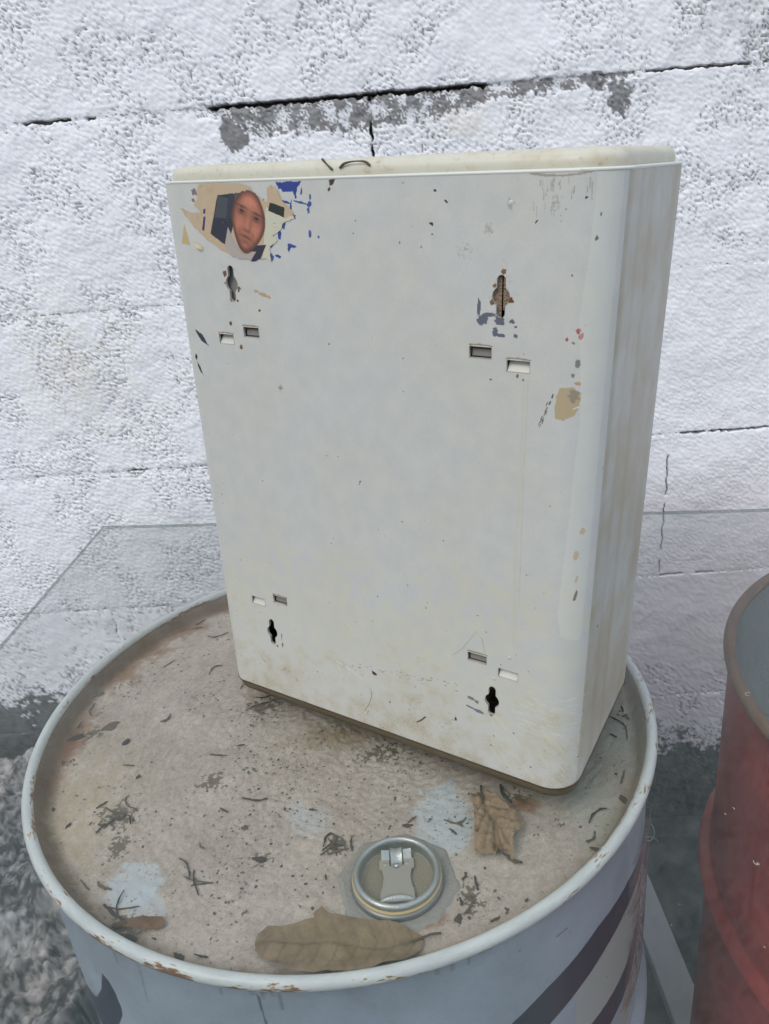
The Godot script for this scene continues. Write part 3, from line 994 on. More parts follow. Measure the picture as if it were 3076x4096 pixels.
# the printed head: soft tones, no one in particular
func portrait(im: Image, s: float) -> void:
	var g := func(dx: float, dy: float, rx: float, ry: float) -> float: return exp(-(dx * dx) / (rx * rx) - (dy * dy) / (ry * ry))
	var nz := noise(52, 0.12, FastNoiseLite.TYPE_SIMPLEX_SMOOTH, 2)
	for py in range(int(4 * s), int(44 * s)):
		for px in range(int(38 * s), int(78 * s)):
			var x := px / s + 3.0 - 61.0
			var y := 348.0 - py / s - 325.2
			var hx := x * 0.94 - y * 0.34
			var hy := x * 0.34 + y * 0.94
			var rx := 13.2 - 3.4 * sstep(2.0, -17.0, hy) - 1.6 * sstep(6.0, 17.0, hy)
			var d := sqrt(pow((hx - 0.05 * -hy) / rx, 2) + pow(hy / 17.2, 2))
			# side hair and ear behind the face
			var c := im.get_pixel(px, py)
			if hx < -6.0 and hx > -17.0 and hy > -3.0 and hy < 15.0 and d > 0.9:
				c = c.lerp(Color(0.19, 0.19, 0.23), 0.8)
			if d < 1.06:
				var t: float = 0.55 + 0.20 * g.call(hx + 1.0, hy - 11.0, 7.0, 4.5) + 0.14 * g.call(hx + 6.0, hy + 3.0, 4.0, 4.5) + 0.16 * g.call(hx - 6.0, hy + 3.0, 4.0, 4.0) + 0.12 * g.call(hx, hy + 1.5, 1.3, 4.5)
				t -= 0.34 * sstep(0.70, 1.04, d)
				for e in [[-5.9, 4.4], [6.0, 4.0]]:
					t -= 0.20 * g.call(hx - e[0], hy - e[1], 3.4, 1.7)
					t -= 0.34 * g.call(hx - e[0], hy - e[1] - 2.4, 3.8, 0.6)
					t -= 0.42 * g.call(hx - e[0], hy - e[1], 1.5, 0.6)
					t -= 0.12 * g.call(hx - e[0], hy - e[1] + 1.7, 3.0, 0.6)
				t -= 0.22 * g.call(hx - 0.2, hy + 4.9, 2.7, 0.9) + 0.10 * g.call(hx - 2.6, hy + 2.0, 1.0, 3.4)
				t -= 0.30 * g.call(hx - 0.4, hy + 8.4 + 0.02 * hx * hx, 4.6, 0.62) + 0.12 * g.call(hx - 0.6, hy + 11.4, 3.0, 0.9)
				t -= 0.10 * g.call(hx - 5.4, hy + 6.0, 0.9, 2.6) + 0.10 * g.call(hx + 5.2, hy + 6.4, 0.9, 2.6)
				t += 0.10 * g.call(hx - 0.4, hy + 13.6, 2.6, 1.5) + nz.get_noise_2d(px, py) * 0.05
				var skin := Color(0.16, 0.085, 0.07).lerp(Color(0.80, 0.51, 0.40), clampf((t - 0.02) * 1.25, 0.0, 1.0))
				c = c.lerp(skin, 1.0 - sstep(0.97, 1.06, d))
			im.set_pixel(px, py, c)

func keyhole(cx: float, cy: float) -> Array:
	# right half of the outline from top to bottom
	var out := [[0.0, cy + 10.4], [1.4, cy + 9.9], [2.3, cy + 8.6], [2.35, cy + 5.2]]
	for i in 9:
		var a := deg_to_rad(lerpf(60.0, -60.0, i / 8.0))
		out.append([cos(a) * 4.75, cy + sin(a) * 4.75])
	out.append_array([[2.35, cy - 5.2], [2.3, cy - 8.6], [1.4, cy - 9.9], [0.0, cy - 10.4]])
	return [cx, out]

func slot(cx: float, cy: float) -> Array:
	return [cx, [[0.0, cy + 2.9], [6.35, cy + 2.9], [6.35, cy - 2.9], [0.0, cy - 2.9]]]

func add_poly3(v: PackedVector3Array, uv: PackedVector2Array, idx: PackedInt32Array, poly: Array, proud := 0.0) -> void:
	var flat := PackedVector2Array()
	for p in poly:
		flat.append(p)
	var tri := Geometry2D.triangulate_polygon(flat)
	var base := v.size()
	for p in flat:
		v.append(fp(p.x, p.y, proud))
		uv.append(Vector2((p.x + 20.0) * PX / TEX_W, (FACE_H - p.y) * PX / TEX_H))
	var i := 0
	while i < tri.size():
		var a := tri[i]
		var b := tri[i + 1]
		var c := tri[i + 2]
		if (flat[b] - flat[a]).cross(flat[c] - flat[a]) > 0:
			var q := b
			b = c
			c = q
		idx.append_array([base + a, base + b, base + c])
		i += 3

func build_box() -> void:
	var base := thing("towel_dispenser", "chipped off-white metal towel dispenser standing with its back to us on the glass", "dispenser", FRB)
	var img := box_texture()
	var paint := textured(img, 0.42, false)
	paint.metallic_specular = 0.45
	paint.clearcoat_enabled = false
	var keys := [keyhole(43.0, 290.8), keyhole(225.4, 290.8), keyhole(49.3, 51.9), keyhole(227.8, 51.9)]
	var slots := [slot(33.6, 257.4), slot(55.6, 262.8), slot(214.7, 262.6), slot(236.1, 257.2), slot(38.4, 74.3), slot(59.8, 79.9), slot(217.0, 79.1), slot(237.6, 73.8)]
	var bands := [[0.0, 38.0, []], [38.0, 66.0, [keys[2], keys[3]]], [66.0, 86.0, [slots[4], slots[5], slots[6], slots[7]]], [86.0, 250.0, []], [250.0, 269.0, [slots[0], slots[1], slots[2], slots[3]]], [269.0, 278.0, []], [278.0, 304.0, [keys[0], keys[1]]], [304.0, FACE_H, []]]
	var v := PackedVector3Array()
	var uv := PackedVector2Array()
	var idx := PackedInt32Array()
	var xl := func(y: float) -> float: return 282.0 - left_w(y) + R_LEFT
	var xr := 282.0 - R_RIGHT
	for b in bands:
		var y0: float = b[0]
		var y1: float = b[1]
		var from_lo: float = xl.call(y0)
		var from_hi: float = xl.call(y1)
		for hole in b[2]:
			var cx: float = hole[0]
			var hw := 0.0
			for q in hole[1]:
				hw = maxf(hw, q[0])
			var a := cx - hw - 2.0
			var c := cx + hw + 2.0
			add_poly3(v, uv, idx, [Vector2(from_lo, y0), Vector2(a, y0), Vector2(a, y1), Vector2(from_hi, y1)])
			var left := [Vector2(a, y0), Vector2(a, y1), Vector2(cx, y1)]
			var right := [Vector2(c, y0), Vector2(c, y1), Vector2(cx, y1)]
			for q in hole[1]:
				left.append(Vector2(cx - q[0], q[1]))
				right.append(Vector2(cx + q[0], q[1]))
			left.append(Vector2(cx, y0))
			right.append(Vector2(cx, y0))
			add_poly3(v, uv, idx, left)
			add_poly3(v, uv, idx, right)
			from_lo = c
			from_hi = c
		add_poly3(v, uv, idx, [Vector2(from_lo, y0), Vector2(xr, y0), Vector2(xr, y1), Vector2(from_hi, y1)])
	var front := part("back_panel", commit(v, idx, uv), paint, base)
	# returns of the openings: a thin rim of metal
	var edge_m := mat(Color(0.66, 0.66, 0.62), 0.5)
	for hole in keys + slots:
		var loop := []
		for q in hole[1]:
			loop.append(Vector2(hole[0] + q[0], q[1]))
		for i in range(hole[1].size() - 2, 0, -1):
			loop.append(Vector2(hole[0] - hole[1][i][0], hole[1][i][1]))
		var ev := PackedVector3Array()
		for d in [0.25, -1.6]:
			for i in loop.size() + 1:
				var p: Vector2 = loop[i % loop.size()]
				ev.append(fp(p.x, p.y, d))
		part("opening_rim", commit(ev, grid_idx(loop.size(), 1)), edge_m, front)
	# round corners, sides and rear
	var nb := 6
	var sv := PackedVector3Array()
	var suv := PackedVector2Array()
	var n := 0
	for j in nb + 1:
		var y := FACE_H * j / nb
		var o := outline(y)
		n = o.size() - 1
		for q in o:
			sv.append(bp(q[0], q[1], y))
			suv.append(Vector2(q[2] * PX / TEX_W, (FACE_H - y) * PX / TEX_H))
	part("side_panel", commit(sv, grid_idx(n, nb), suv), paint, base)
	# rounded caps above and below
	var up := EZT.cross(EXT).normalized()
	if up.y < 0:
		up = -up
	var capm := textured(cap_texture(), 0.45)
	capm.uv1_triplanar = true
	capm.uv1_scale = Vector3.ONE * 6.0
	var grimy_shaded := capm.duplicate()
	grimy_shaded.albedo_color = Color(0.46, 0.42, 0.36)  # grime plus the contact shade below the box, put into the colour
	var ring := func(inset: float, dy: float, top: bool) -> Array:
		var out := []
		var o := outline(FACE_H if top else 0.0, inset)
		for q in o:
			out.append(bp(q[0], q[1], FACE_H if top else 0.0) + (up if top else Vector3.UP) * dy * 0.001)
		return out
	var lip := mat(Color(0.78, 0.79, 0.76), 0.4)
	part("seam_lip", loop_mesh([ring.call(-0.1, -0.6, true), ring.call(-0.5, 0.2, true), ring.call(0.2, 0.8, true), ring.call(1.6, 1.0, true), ring.call(3.6, 0.9, true), ring.call(4.6, 0.6, true)]), lip, base)
	part("top_cap", loop_mesh([ring.call(4.0, 0.4, true), ring.call(3.7, 2.4, true), ring.call(3.9, 4.6, true), ring.call(4.9, 6.6, true), ring.call(7.0, 8.2, true), ring.call(10.5, 9.1, true), ring.call(16.0, 9.5, true), ring.call(60.0, 9.7, true), ring.call(71.0, 9.7, true)]), capm, base)
	part("bottom_cap", loop_mesh([ring.call(71.0, -9.0, false), ring.call(60.0, -9.0, false), ring.call(5.0, -9.0, false), ring.call(2.2, -8.0, false), ring.call(1.1, -4.2, false), ring.call(1.0, -1.2, false), ring.call(1.3, -0.5, false), ring.call(-0.3, -0.4, false), ring.call(-0.3, 0.5, false)]), grimy_shaded, base)
	# what shows inside the openings
	var brown := mat(Color(0.40, 0.33, 0.27), 0.9)
	add_bump(brown, noise(61, 0.05), 0.1, 30.0)
	var white := mat(Color(0.74, 0.735, 0.70), 0.5)
	var inner := mat(Color(0.46, 0.45, 0.43), 0.7)
	var quad := func(x0: float, x1: float, ylo: float, yhi: float, dlo: float, dhi: float) -> ArrayMesh:
		return surf(2, 2, func(s, t): return fp(lerpf(x0, x1, s), lerpf(ylo, yhi, t), -lerpf(dlo, dhi, t)))
	for i in [0, 3, 4, 7]:
		var cx: float = slots[i][0]
		var cy: float = slots[i][1][0][1] - 2.9
		part("bent_tab", quad.call(cx - 6.0, cx + 6.3, cy - 3.0, cy + 3.2, 0.3, 4.6), white, base)
		part("pocket", quad.call(cx - 7.5, cx + 7.5, cy - 4.0, cy + 4.5, 5.6, 5.6), brown, base)
	for i in [1, 2, 5, 6]:
		var cx: float = slots[i][0]
		var cy: float = slots[i][1][0][1] - 2.9
		var b := part("pocket", quad.call(cx - 7.5, cx + 7.5, cy - 4.0, cy + 4.5, 3.0, 3.0), brown, base)
		part("inner_strip", quad.call(cx - 5.4, cx + 5.6, cy - 2.2, cy + 1.2, 1.8, 2.4), inner, b)
	part("backing_plate", quad.call(30.0, 56.0, 277.0, 305.0, 2.6, 4.0), inner, base)
	var dirty := mat(Color(0.52, 0.45, 0.38), 0.95)
	add_bump(dirty, noise(62, 0.04), 0.15, 26.0)
	part("backing_plate", quad.call(219.0, 225.2, 278.0, 304.0, 1.8, 1.6), dirty, base)
	part("backing_plate", quad.call(225.9, 232.0, 284.0, 304.0, 2.0, 1.7), dirty, base)
	# inner faces so that nothing shines through
	part("inner_lining", quad.call(4.0, 278.0, 2.0, 344.0, 120.0, 120.0), inner, base)
	# torn sticker
	var sp := []
	for q in [[24.3, 345.8], [39.4, 346.2], [48.0, 345.6], [56.8, 345.6], [64.9, 343.8], [67.4, 341.0], [72.5, 337.5], [77.3, 335.6], [78.2, 343.2], [81.5, 344.2], [85.6, 341.6], [88.6, 336.1], [95.1, 331.1], [96.9, 326.8], [88.3, 324.6], [86.1, 321.2], [79.4, 318.0], [82.8, 315.5], [76.9, 312.2], [76.5, 308.3], [77.3, 303.1], [72.5, 305.9], [64.6, 304.0], [53.0, 304.9], [45.3, 306.4], [33.9, 311.6], [25.3, 315.6], [19.7, 319.6], [13.3, 324.9], [5.3, 333.3], [13.3, 330.6], [23.6, 329.9], [18.1, 334.2], [21.4, 338.1], [21.1, 342.0]]:
		sp.append(Vector2(q[0], q[1]))
	var rag := []
	for i in sp.size():
		var a: Vector2 = sp[i]
		var b: Vector2 = sp[(i + 1) % sp.size()]
		for k in 4:
			var p := a.lerp(b, k / 4.0)
			if k > 0 and a.y < 345.0:
				p += Vector2(rng.randf_range(-0.5, 0.5), rng.randf_range(-0.5, 0.5))
			rag.append(p)
	var pv := PackedVector3Array()
	var puv := PackedVector2Array()
	var pidx := PackedInt32Array()
	add_poly3(pv, puv, pidx, rag, 0.35)
	for i in rag.size():
		puv[i] = Vector2((rag[i].x - 3.0) / 96.0, (348.0 - rag[i].y) / 46.0)
	var sm := textured(sticker_texture(), 0.55, false)
	part("torn_sticker", commit(pv, pidx, puv), sm, base, "torn scrap of a printed page with a man's portrait")
	# a hair stuck to the front, a scrap of tape
	var hp := []
	for q in [[107.7, 44.2], [117.3, 41.5], [126.0, 38.0], [131.7, 34.8], [136.9, 28.1], [134.6, 18.9], [130.6, 11.8], [132.0, 9.6], [134.0, 12.0]]:
		hp.append(fp(q[0], q[1], 0.2))
	part("stuck_fibre", tube(catmull(hp, 6), func(_t): return 0.00038, 5), mat(Color(0.72, 0.71, 0.65), 0.6), base)
	part("paper_scrap", surf(6, 2, func(s, t): return fp(14.0 + s * 7.4, 314.3 - s * 3.0 - t * 2.2, 0.4 + 1.1 * sin(s * PI) * (0.4 + t))), mat(Color(0.73, 0.68, 0.56), 0.8), base)
	var rivet_m := mat(Color(0.71, 0.725, 0.71), 0.45)
	# embossed dots
	for q in [[228.3, 67.9], [238.0, 85.6], [37.9, 66.0], [228.9, 333.4]]:
		var o: Vector3 = fp(q[0], q[1], 0.0)
		var nrm := (fp(q[0], q[1], 1.0) - o).normalized()
		var ax := (fp(q[0] + 1.0, q[1]) - o).normalized()
		var ay := nrm.cross(ax)
		part("rivet_head", surf(12, 4, func(s, t): return o + (ax * cos(-s * TAU) + ay * sin(-s * TAU)) * 0.0015 * (1.0 - t) + nrm * 0.0004 * sqrt(t)), rivet_m, base)

func cap_texture() -> Image:
	var w := 512
	var a := noise(71, 0.012, FastNoiseLite.TYPE_SIMPLEX_SMOOTH, 5).get_seamless_image(w, w)
	var b := noise(72, 0.06, FastNoiseLite.TYPE_SIMPLEX_SMOOTH, 3).get_seamless_image(w, w)
	a.convert(Image.FORMAT_L8)
	b.convert(Image.FORMAT_L8)
	var da := a.get_data()
	var db := b.get_data()
	var out := PackedByteArray()
	out.resize(w * w * 3)
	for i in w * w:
		var p := da[i] / 255.0
		var q := db[i] / 255.0
		var d := clampf((p - 0.45) * 1.6 + (q - 0.5) * 0.7, 0.0, 1.0)
		var sp := 0.30 if q > 0.83 else 0.0
		out[i * 3] = int(255 * lerpf(lerpf(0.745, 0.69, d), 0.40, sp))
		out[i * 3 + 1] = int(255 * lerpf(lerpf(0.735, 0.645, d), 0.36, sp))
		out[i * 3 + 2] = int(255 * lerpf(lerpf(0.675, 0.545, d), 0.30, sp))
	return Image.create_from_data(w, w, false, Image.FORMAT_RGB8, out)

# ---------------------------------------------------------------- drums
const LID_PX := 1024.0 / 450.0
const PLUG_AT := Vector2(38.2, 163.4)

func lid_texture() -> Image:
	var w := 1024
	var na := nbytes(noise(81, 0.006, FastNoiseLite.TYPE_SIMPLEX_SMOOTH, 5), w, w)
	var nb := nbytes(noise(82, 0.028, FastNoiseLite.TYPE_SIMPLEX_SMOOTH, 5), w, w)
	var nc := nbytes(noise(83, 0.15, FastNoiseLite.TYPE_SIMPLEX_SMOOTH, 3), w, w)
	var nd := nbytes(noise(84, 0.45, FastNoiseLite.TYPE_VALUE, 2), w, w)
	var ne := nbytes(noise(85, 0.07, FastNoiseLite.TYPE_SIMPLEX_SMOOTH, 3), w, w)
	# [x, z, radius x, radius z] in mm
	var bare := [[-124.0, 151.0, 17.0, 19.0], [-112.0, 166.0, 13.0, 12.0], [70.0, 119.0, 20.0, 34.0], [-17.0, 111.0, 14.0, 12.0], [-28.0, 101.0, 9.0, 12.0]]
	var grime := [[-152.0, 92.0, 13.0, 11.0], [-122.0, 180.0, 12.0, 8.0], [-143.0, 118.0, 7.0, 10.0], [0.0, 131.0, 7.0, 7.0], [-46.0, 138.0, 6.0, 4.0], [80.0, 178.0, 5.0, 9.0], [118.0, 104.0, 9.0, 6.0], [-66.0, -14.0, 16.0, 9.0], [30.0, 52.0, 18.0, 9.0], [-200.0, 2.0, 9.0, 7.0], [-90.0, 66.0, 9.0, 7.0]]
	var bare_s := [1.0, 0.75, 1.0, 0.5, 0.5]
	var rusts := [[-216.0, 55.0, 16.0, 40.0], [-205.0, -82.0, 26.0, 34.0], [-188.0, -116.0, 30.0, 26.0], [-165.0, -148.0, 30.0, 20.0], [-135.0, -178.0, 30.0, 16.0], [-183.0, 130.0, 9.0, 9.0], [52.0, 190.0, 14.0, 8.0], [-213.0, 10.0, 14.0, 40.0], [120.0, 110.0, 14.0, 10.0]]
	var out := PackedByteArray()
	out.resize(w * w * 3)
	var k := 0
	for y in w:
		var z := y / LID_PX - 225.0
		var row_bare := []
		for i in 5:
			if absf(z - bare[i][1]) < bare[i][3] * 1.7:
				row_bare.append(i)
		var row_rust := []
		for i in 9:
			if absf(z - rusts[i][1]) < rusts[i][3] * 1.7:
				row_rust.append(i)
		var row_grime := []
		for i in 11:
			if absf(z - grime[i][1]) < grime[i][3] * 1.75:
				row_grime.append(i)
		for x in w:
			var xx := x / LID_PX - 225.0
			var a := na[k] / 255.0
			var b := nb[k] / 255.0
			var c := nc[k] / 255.0
			var e := (b - 0.5) * 0.9 + (a - 0.5) * 0.4
			# dust and grit
			var f := nd[k] / 255.0
			var h := ne[k] / 255.0
			var t := clampf(a * 0.45 + b * 0.40 + (c - 0.5) * 0.45 + (f - 0.5) * 0.40 + (h - 0.5) * 0.30 + 0.05, 0.0, 1.0)
			var r := lerpf(0.625, 0.845, t)
			var g := lerpf(0.580, 0.805, t)
			var bl := lerpf(0.530, 0.752, t)
			# greener clean paint to the right, yellow on the left
			var right := sstep(90.0, 190.0, xx + (a - 0.5) * 160.0)
			r = lerpf(r, 0.66, right * 0.6)
			g = lerpf(g, 0.67, right * 0.6)
			bl = lerpf(bl, 0.62, right * 0.6)
			var dl := Vector2((xx + 190.0) / 60.0, (z - 92.0) / 85.0).length() + e
			if dl < 1.0:
				var q := (1.0 - dl) * 0.55
				r = lerpf(r, 0.73, q)
				g = lerpf(g, 0.665, q)
				bl = lerpf(bl, 0.515, q)
			dl = Vector2((xx + 8.0) / 40.0, (z - 28.0) / 20.0).length() + e
			if dl < 1.0:
				var q := (1.0 - dl) * 0.8
				r = lerpf(r, 0.62, q)
				g = lerpf(g, 0.55, q)
				bl = lerpf(bl, 0.43, q)
			for i in row_bare:
				var s: Array = bare[i]
				var dx: float = (xx - s[0]) / s[2]
				var dz: float = (z - s[1]) / s[3]
				var d := dx * dx + dz * dz
				if d < 2.6:
					d = sqrt(d) + e * 0.8 + (0.6 if h > 0.72 else 0.0) + (c - 0.5) * 0.3
					if d < 1.0:
						var q: float = minf(1.0, (1.0 - d) * 5.0) * bare_s[i] * 0.85
						r = lerpf(r, 0.755, q)
						g = lerpf(g, 0.795, q)
						bl = lerpf(bl, 0.808, q)
			for i in row_rust:
				var s: Array = rusts[i]
				var dx: float = (xx - s[0]) / s[2]
				var dz: float = (z - s[1]) / s[3]
				var d := dx * dx + dz * dz
				if d < 2.6:
					d = sqrt(d) + e
					if d < 1.0:
						var q := minf((1.0 - d) * (0.9 + 0.8 * (b - 0.4)), 0.85)
						r = lerpf(r, 0.50, q)
						g = lerpf(g, 0.335, q)
						bl = lerpf(bl, 0.225, q)
			# darker grime caught under the twigs
			for i in row_grime:
				var s: Array = grime[i]
				var dx: float = (xx - s[0]) / s[2]
				var dz: float = (z - s[1]) / s[3]
				var d := dx * dx + dz * dz
				if d < 3.0 and sqrt(d) + e * 0.9 + (h - 0.5) * 1.8 + (c - 0.5) * 1.6 < 0.72:
					r = lerpf(r, 0.40, 0.75)
					g = lerpf(g, 0.365, 0.75)
					bl = lerpf(bl, 0.31, 0.75)
			# dirt gathered in the corner under the rim
			var rad := sqrt(xx * xx + z * z) + (b - 0.5) * 9.0 + (c - 0.5) * 4.0
			if rad > 213.0:
				var q := clampf((rad - 213.0) * 0.09, 0.0, 0.75) * (1.0 if xx < 60.0 else 0.55)
				r = lerpf(r, 0.43, q)
				g = lerpf(g, 0.35, q)
				bl = lerpf(bl, 0.26, q)
			# dark crumbs of dirt
			if c * 0.6 + f * 0.4 > 0.715 and b > 0.42:
				r *= 0.72
				g *= 0.70
				bl *= 0.68
			out[k * 3] = int(clampf(r, 0, 1) * 255)
			out[k * 3 + 1] = int(clampf(g, 0, 1) * 255)
			out[k * 3 + 2] = int(clampf(bl, 0, 1) * 255)
			k += 1
	return Image.create_from_data(w, w, false, Image.FORMAT_RGB8, out)

# upper side of the drum unrolled: 2048 px round, 512 px over 0.3 m
func shell_texture() -> Image:
	var w := 2048
	var h := 512
	var na := nbytes(noise(91, 0.01, FastNoiseLite.TYPE_SIMPLEX_SMOOTH, 5), w, h)
	var nc := nbytes(noise(92, 0.12, FastNoiseLite.TYPE_SIMPLEX_SMOOTH, 3), w, h)
	var out := PackedByteArray()
	out.resize(w * h * 3)
	for k in w * h:
		var f := 1.0 + (na[k] - 128) / 255.0 * 0.14 + (nc[k] - 128) / 255.0 * 0.05
		out[k * 3] = int(clampf(0.595 * f, 0, 1) * 255)
		out[k * 3 + 1] = int(clampf(0.645 * f, 0, 1) * 255)
		out[k * 3 + 2] = int(clampf(0.69 * f, 0, 1) * 255)
	var im := Image.create_from_data(w, h, false, Image.FORMAT_RGB8, out)
	var P := func(deg: float, y: float) -> Vector2: return Vector2((deg / 360.0 + 0.5) * w, -y / 300.0 * h)
	var go := func(l: Array) -> Array:
		var o := []
		for q in l:
			o.append(P.call(q[0], q[1]))
		return o
	var navy := Color(0.065, 0.070, 0.215)
	var cream := Color(0.635, 0.66, 0.64)
	# paler field and cream band of the print
	fill_poly(im, go.call([[38.0, -107.0], [46.3, -98.7], [53.1, -96.0], [60.0, -97.8], [72.0, -100.0], [72.0, -150.0], [60.6, -147.4], [55.7, -158.1], [49.1, -157.4], [42.3, -155.8], [38.0, -150.0]]), cream)
	fill_poly(im, go.call([[54.0, -192.0], [60.3, -188.9], [72.0, -185.0], [72.0, -235.0], [50.0, -240.0]]), cream)
	# two navy stripes that run up to the right
	fill_poly(im, go.call([[10.0, -118.0], [18.0, -103.0], [25.2, -89.6], [31.5, -79.6], [37.1, -74.9], [43.3, -69.0], [48.3, -69.9], [54.1, -71.1], [59.4, -76.7], [72.0, -82.0], [72.0, -100.0], [59.7, -97.8], [53.1, -96.0], [46.3, -98.7], [38.9, -105.7], [32.2, -113.5], [22.0, -130.0], [12.0, -150.0]]), navy)
	fill_poly(im, go.call([[26.0, -190.0], [34.0, -168.0], [42.3, -155.8], [49.1, -157.4], [55.7, -158.1], [60.6, -147.4], [72.0, -150.0], [72.0, -178.0], [60.3, -184.0], [54.7, -188.0], [48.9, -187.4], [40.0, -205.0], [32.0, -225.0]]), navy)
	# navy leaf of the emblem on the left
	fill_poly(im, go.call([[-38.8, -60.7], [-37.4, -62.9], [-36.5, -70.4], [-36.2, -84.5], [-36.7, -92.3], [-39.1, -108.1], [-43.0, -135.0], [-52.0, -160.0], [-60.0, -150.0], [-52.0, -122.0], [-47.0, -112.0], [-45.5, -106.0], [-41.5, -84.0]]), navy)
	# seams and runs
	stroke(im, go.call([[-9.2, -20.4], [-9.0, -44.5], [-8.6, -90.0]]), 1.6, Color(0.33, 0.36, 0.40))
	stroke(im, go.call([[-27.5, -22.5], [-27.9, -40.0], [-28.2, -56.0]]), 2.0, Color(0.50, 0.54, 0.58, 0.7))
	stroke(im, go.call([[-6.3, -19.5], [-6.3, -33.0]]), 4.0, Color(0.44, 0.46, 0.48, 0.6))
	for i in 40:
		var p: Vector2 = P.call(rng.randf_range(-70.0, 70.0), rng.randf_range(-200.0, -18.0))
		fill_poly(im, blob(p, rng.randf_range(0.6, 1.6), rng.randf_range(0.6, 1.8), 0, 0.3, 8), Color(0.30, 0.31, 0.33, 0.8))
	for i in 8:
		var t := i / 8.0
		stroke(im, go.call([[33.4 + t * 2.4, -42.0 - t * 0.6], [33.7 + t * 2.4, -42.4 - t * 0.6]]), 1.4, Color(0.25, 0.25, 0.27, 0.8))
	# grime running down from the rim
	for i in 90:
		var dg := rng.randf_range(-95.0, 95.0)
		stroke(im, go.call([[dg, -12.0], [dg + 0.1, -14.0 - absf(rng.randfn()) * 6.0]]), rng.randf_range(1.5, 5.0), Color(0.40, 0.38, 0.34, 0.30))
	# worn film over the stripes on the right
	for i in 120:
		var dg := rng.randf_range(46.0, 70.0)
		var y := rng.randf_range(-190.0, -60.0)
		stroke(im, go.call([[dg, y], [dg + 1.2, y + 4.0], [dg + 3.0, y + 8.0 + rng.randf() * 10.0]]), rng.randf_range(0.8, 2.6), Color(0.62, 0.62, 0.63, 0.20))
	return im

# rim: white enamel, chipped to rust; 2048 round x 128 across
func rim_texture(base: Color, chips: float) -> Image:
	var w := 2048
	var h := 128
	var n1 := nbytes(noise(101, 0.018, FastNoiseLite.TYPE_SIMPLEX_SMOOTH, 5), w, h)
	var n2 := nbytes(noise(102, 0.10, FastNoiseLite.TYPE_SIMPLEX_SMOOTH, 4), w, h)
	var n3 := noise(103, 0.006, FastNoiseLite.TYPE_SIMPLEX_SMOOTH, 3)
	var out := PackedByteArray()
	out.resize(w * h * 3)
	var along := PackedFloat32Array()
	for x in w:
		along.append(-0.10 + 0.25 * n3.get_noise_1d((float(x) / w - 0.5) * 1080.0))
	var k := 0
	for y in h:
		var t := float(y) / h      # 0 outside below ... 0.5 top ... 1 inside
		for x in w:
			var a := n1[k] / 255.0
			var b := n2[k] / 255.0
			var deg := (float(x) / w - 0.5) * 360.0
			var f := 1.0 + (a - 0.5) * 0.10 + (b - 0.5) * 0.05
			var c := Color(base.r * f, base.g * f, base.b * f)
			# chips sit on the underside edge, with long runs at the front left; inside edge at the front right
			var want: float = chips * along[x]
			if t < 0.44:
				want += chips * (0.62 - t * 1.35)
				if deg > -50.0 and deg < 12.0:
					want += 0.12 * chips
			elif t > 0.62:
				want += chips * (0.02 + 0.30 * (t - 0.62))
				if deg < -35.0 and deg > -150.0:
					want += 0.16 * chips
				if deg > 28.0 and deg < 62.0:
					want += 0.12 * chips
			if a * 0.6 + b * 0.4 > 0.74 - want * 0.55:
				var q := b
				c = Color(0.36, 0.24, 0.16).lerp(Color(0.58, 0.43, 0.28), q)
			elif a * 0.6 + b * 0.4 > 0.675 - want * 0.55:
				c = c.lerp(Color(0.66, 0.53, 0.36), 0.6)
			out[k * 3] = int(clampf(c.r, 0, 1) * 255)
			out[k * 3 + 1] = int(clampf(c.g, 0, 1) * 255)
			out[k * 3 + 2] = int(clampf(c.b, 0, 1) * 255)
			k += 1
	return Image.create_from_data(w, h, false, Image.FORMAT_RGB8, out)

func rim_mesh(r: float, y: float, t: float) -> ArrayMesh:
	var prof := torus_profile(r, y, t, 18, -100.0, 250.0)
	var v := PackedVector3Array()
	var uv := PackedVector2Array()
	var seg := 200
	for j in prof.size():
		for i in seg + 1:
			var a := TAU * (float(i) / seg - 0.5)
			v.append(Vector3(sin(a) * prof[j][0], prof[j][1], cos(a) * prof[j][0]))
			uv.append(Vector2(float(i) / seg, float(j) / (prof.size() - 1)))
	return commit(v, grid_idx(seg, prof.size() - 1), uv)

func disc(r: float, y: float, rings: int, seg: int, half: float, relief: Callable) -> ArrayMesh:
	var v := PackedVector3Array()
	var uv := PackedVector2Array()
	for j in rings + 1:
		var q := r * (1.0 - float(j) / rings)
		for i in seg + 1:
			var a := TAU * (float(i) / seg - 0.5)
			var p := Vector3(sin(a) * q, 0, cos(a) * q)
			v.append(Vector3(p.x, y + relief.call(p), p.z))
			uv.append(Vector2(p.x / (2 * half) + 0.5, p.z / (2 * half) + 0.5))
	return commit(v, grid_idx(seg, rings), uv)

func shell_profile(hoop_y: float, bottom: float) -> Array:
	var out := [[0.2245, bottom], [0.2325, bottom + 0.001], [0.2335, bottom + 0.008], [0.2295, bottom + 0.014], [0.2285, bottom + 0.03]]
	for hy in [hoop_y]:
		for i in 11:
			var t := i / 10.0
			out.append([0.2285 + 0.0095 * pow(sin(t * PI), 1.2), hy - 0.013 + 0.026 * t])
	out.append_array([[0.2285, -0.12], [0.2285, -0.06], [0.2287, -0.028], [0.2291, -0.018], [0.2300, -0.011]])
	return out

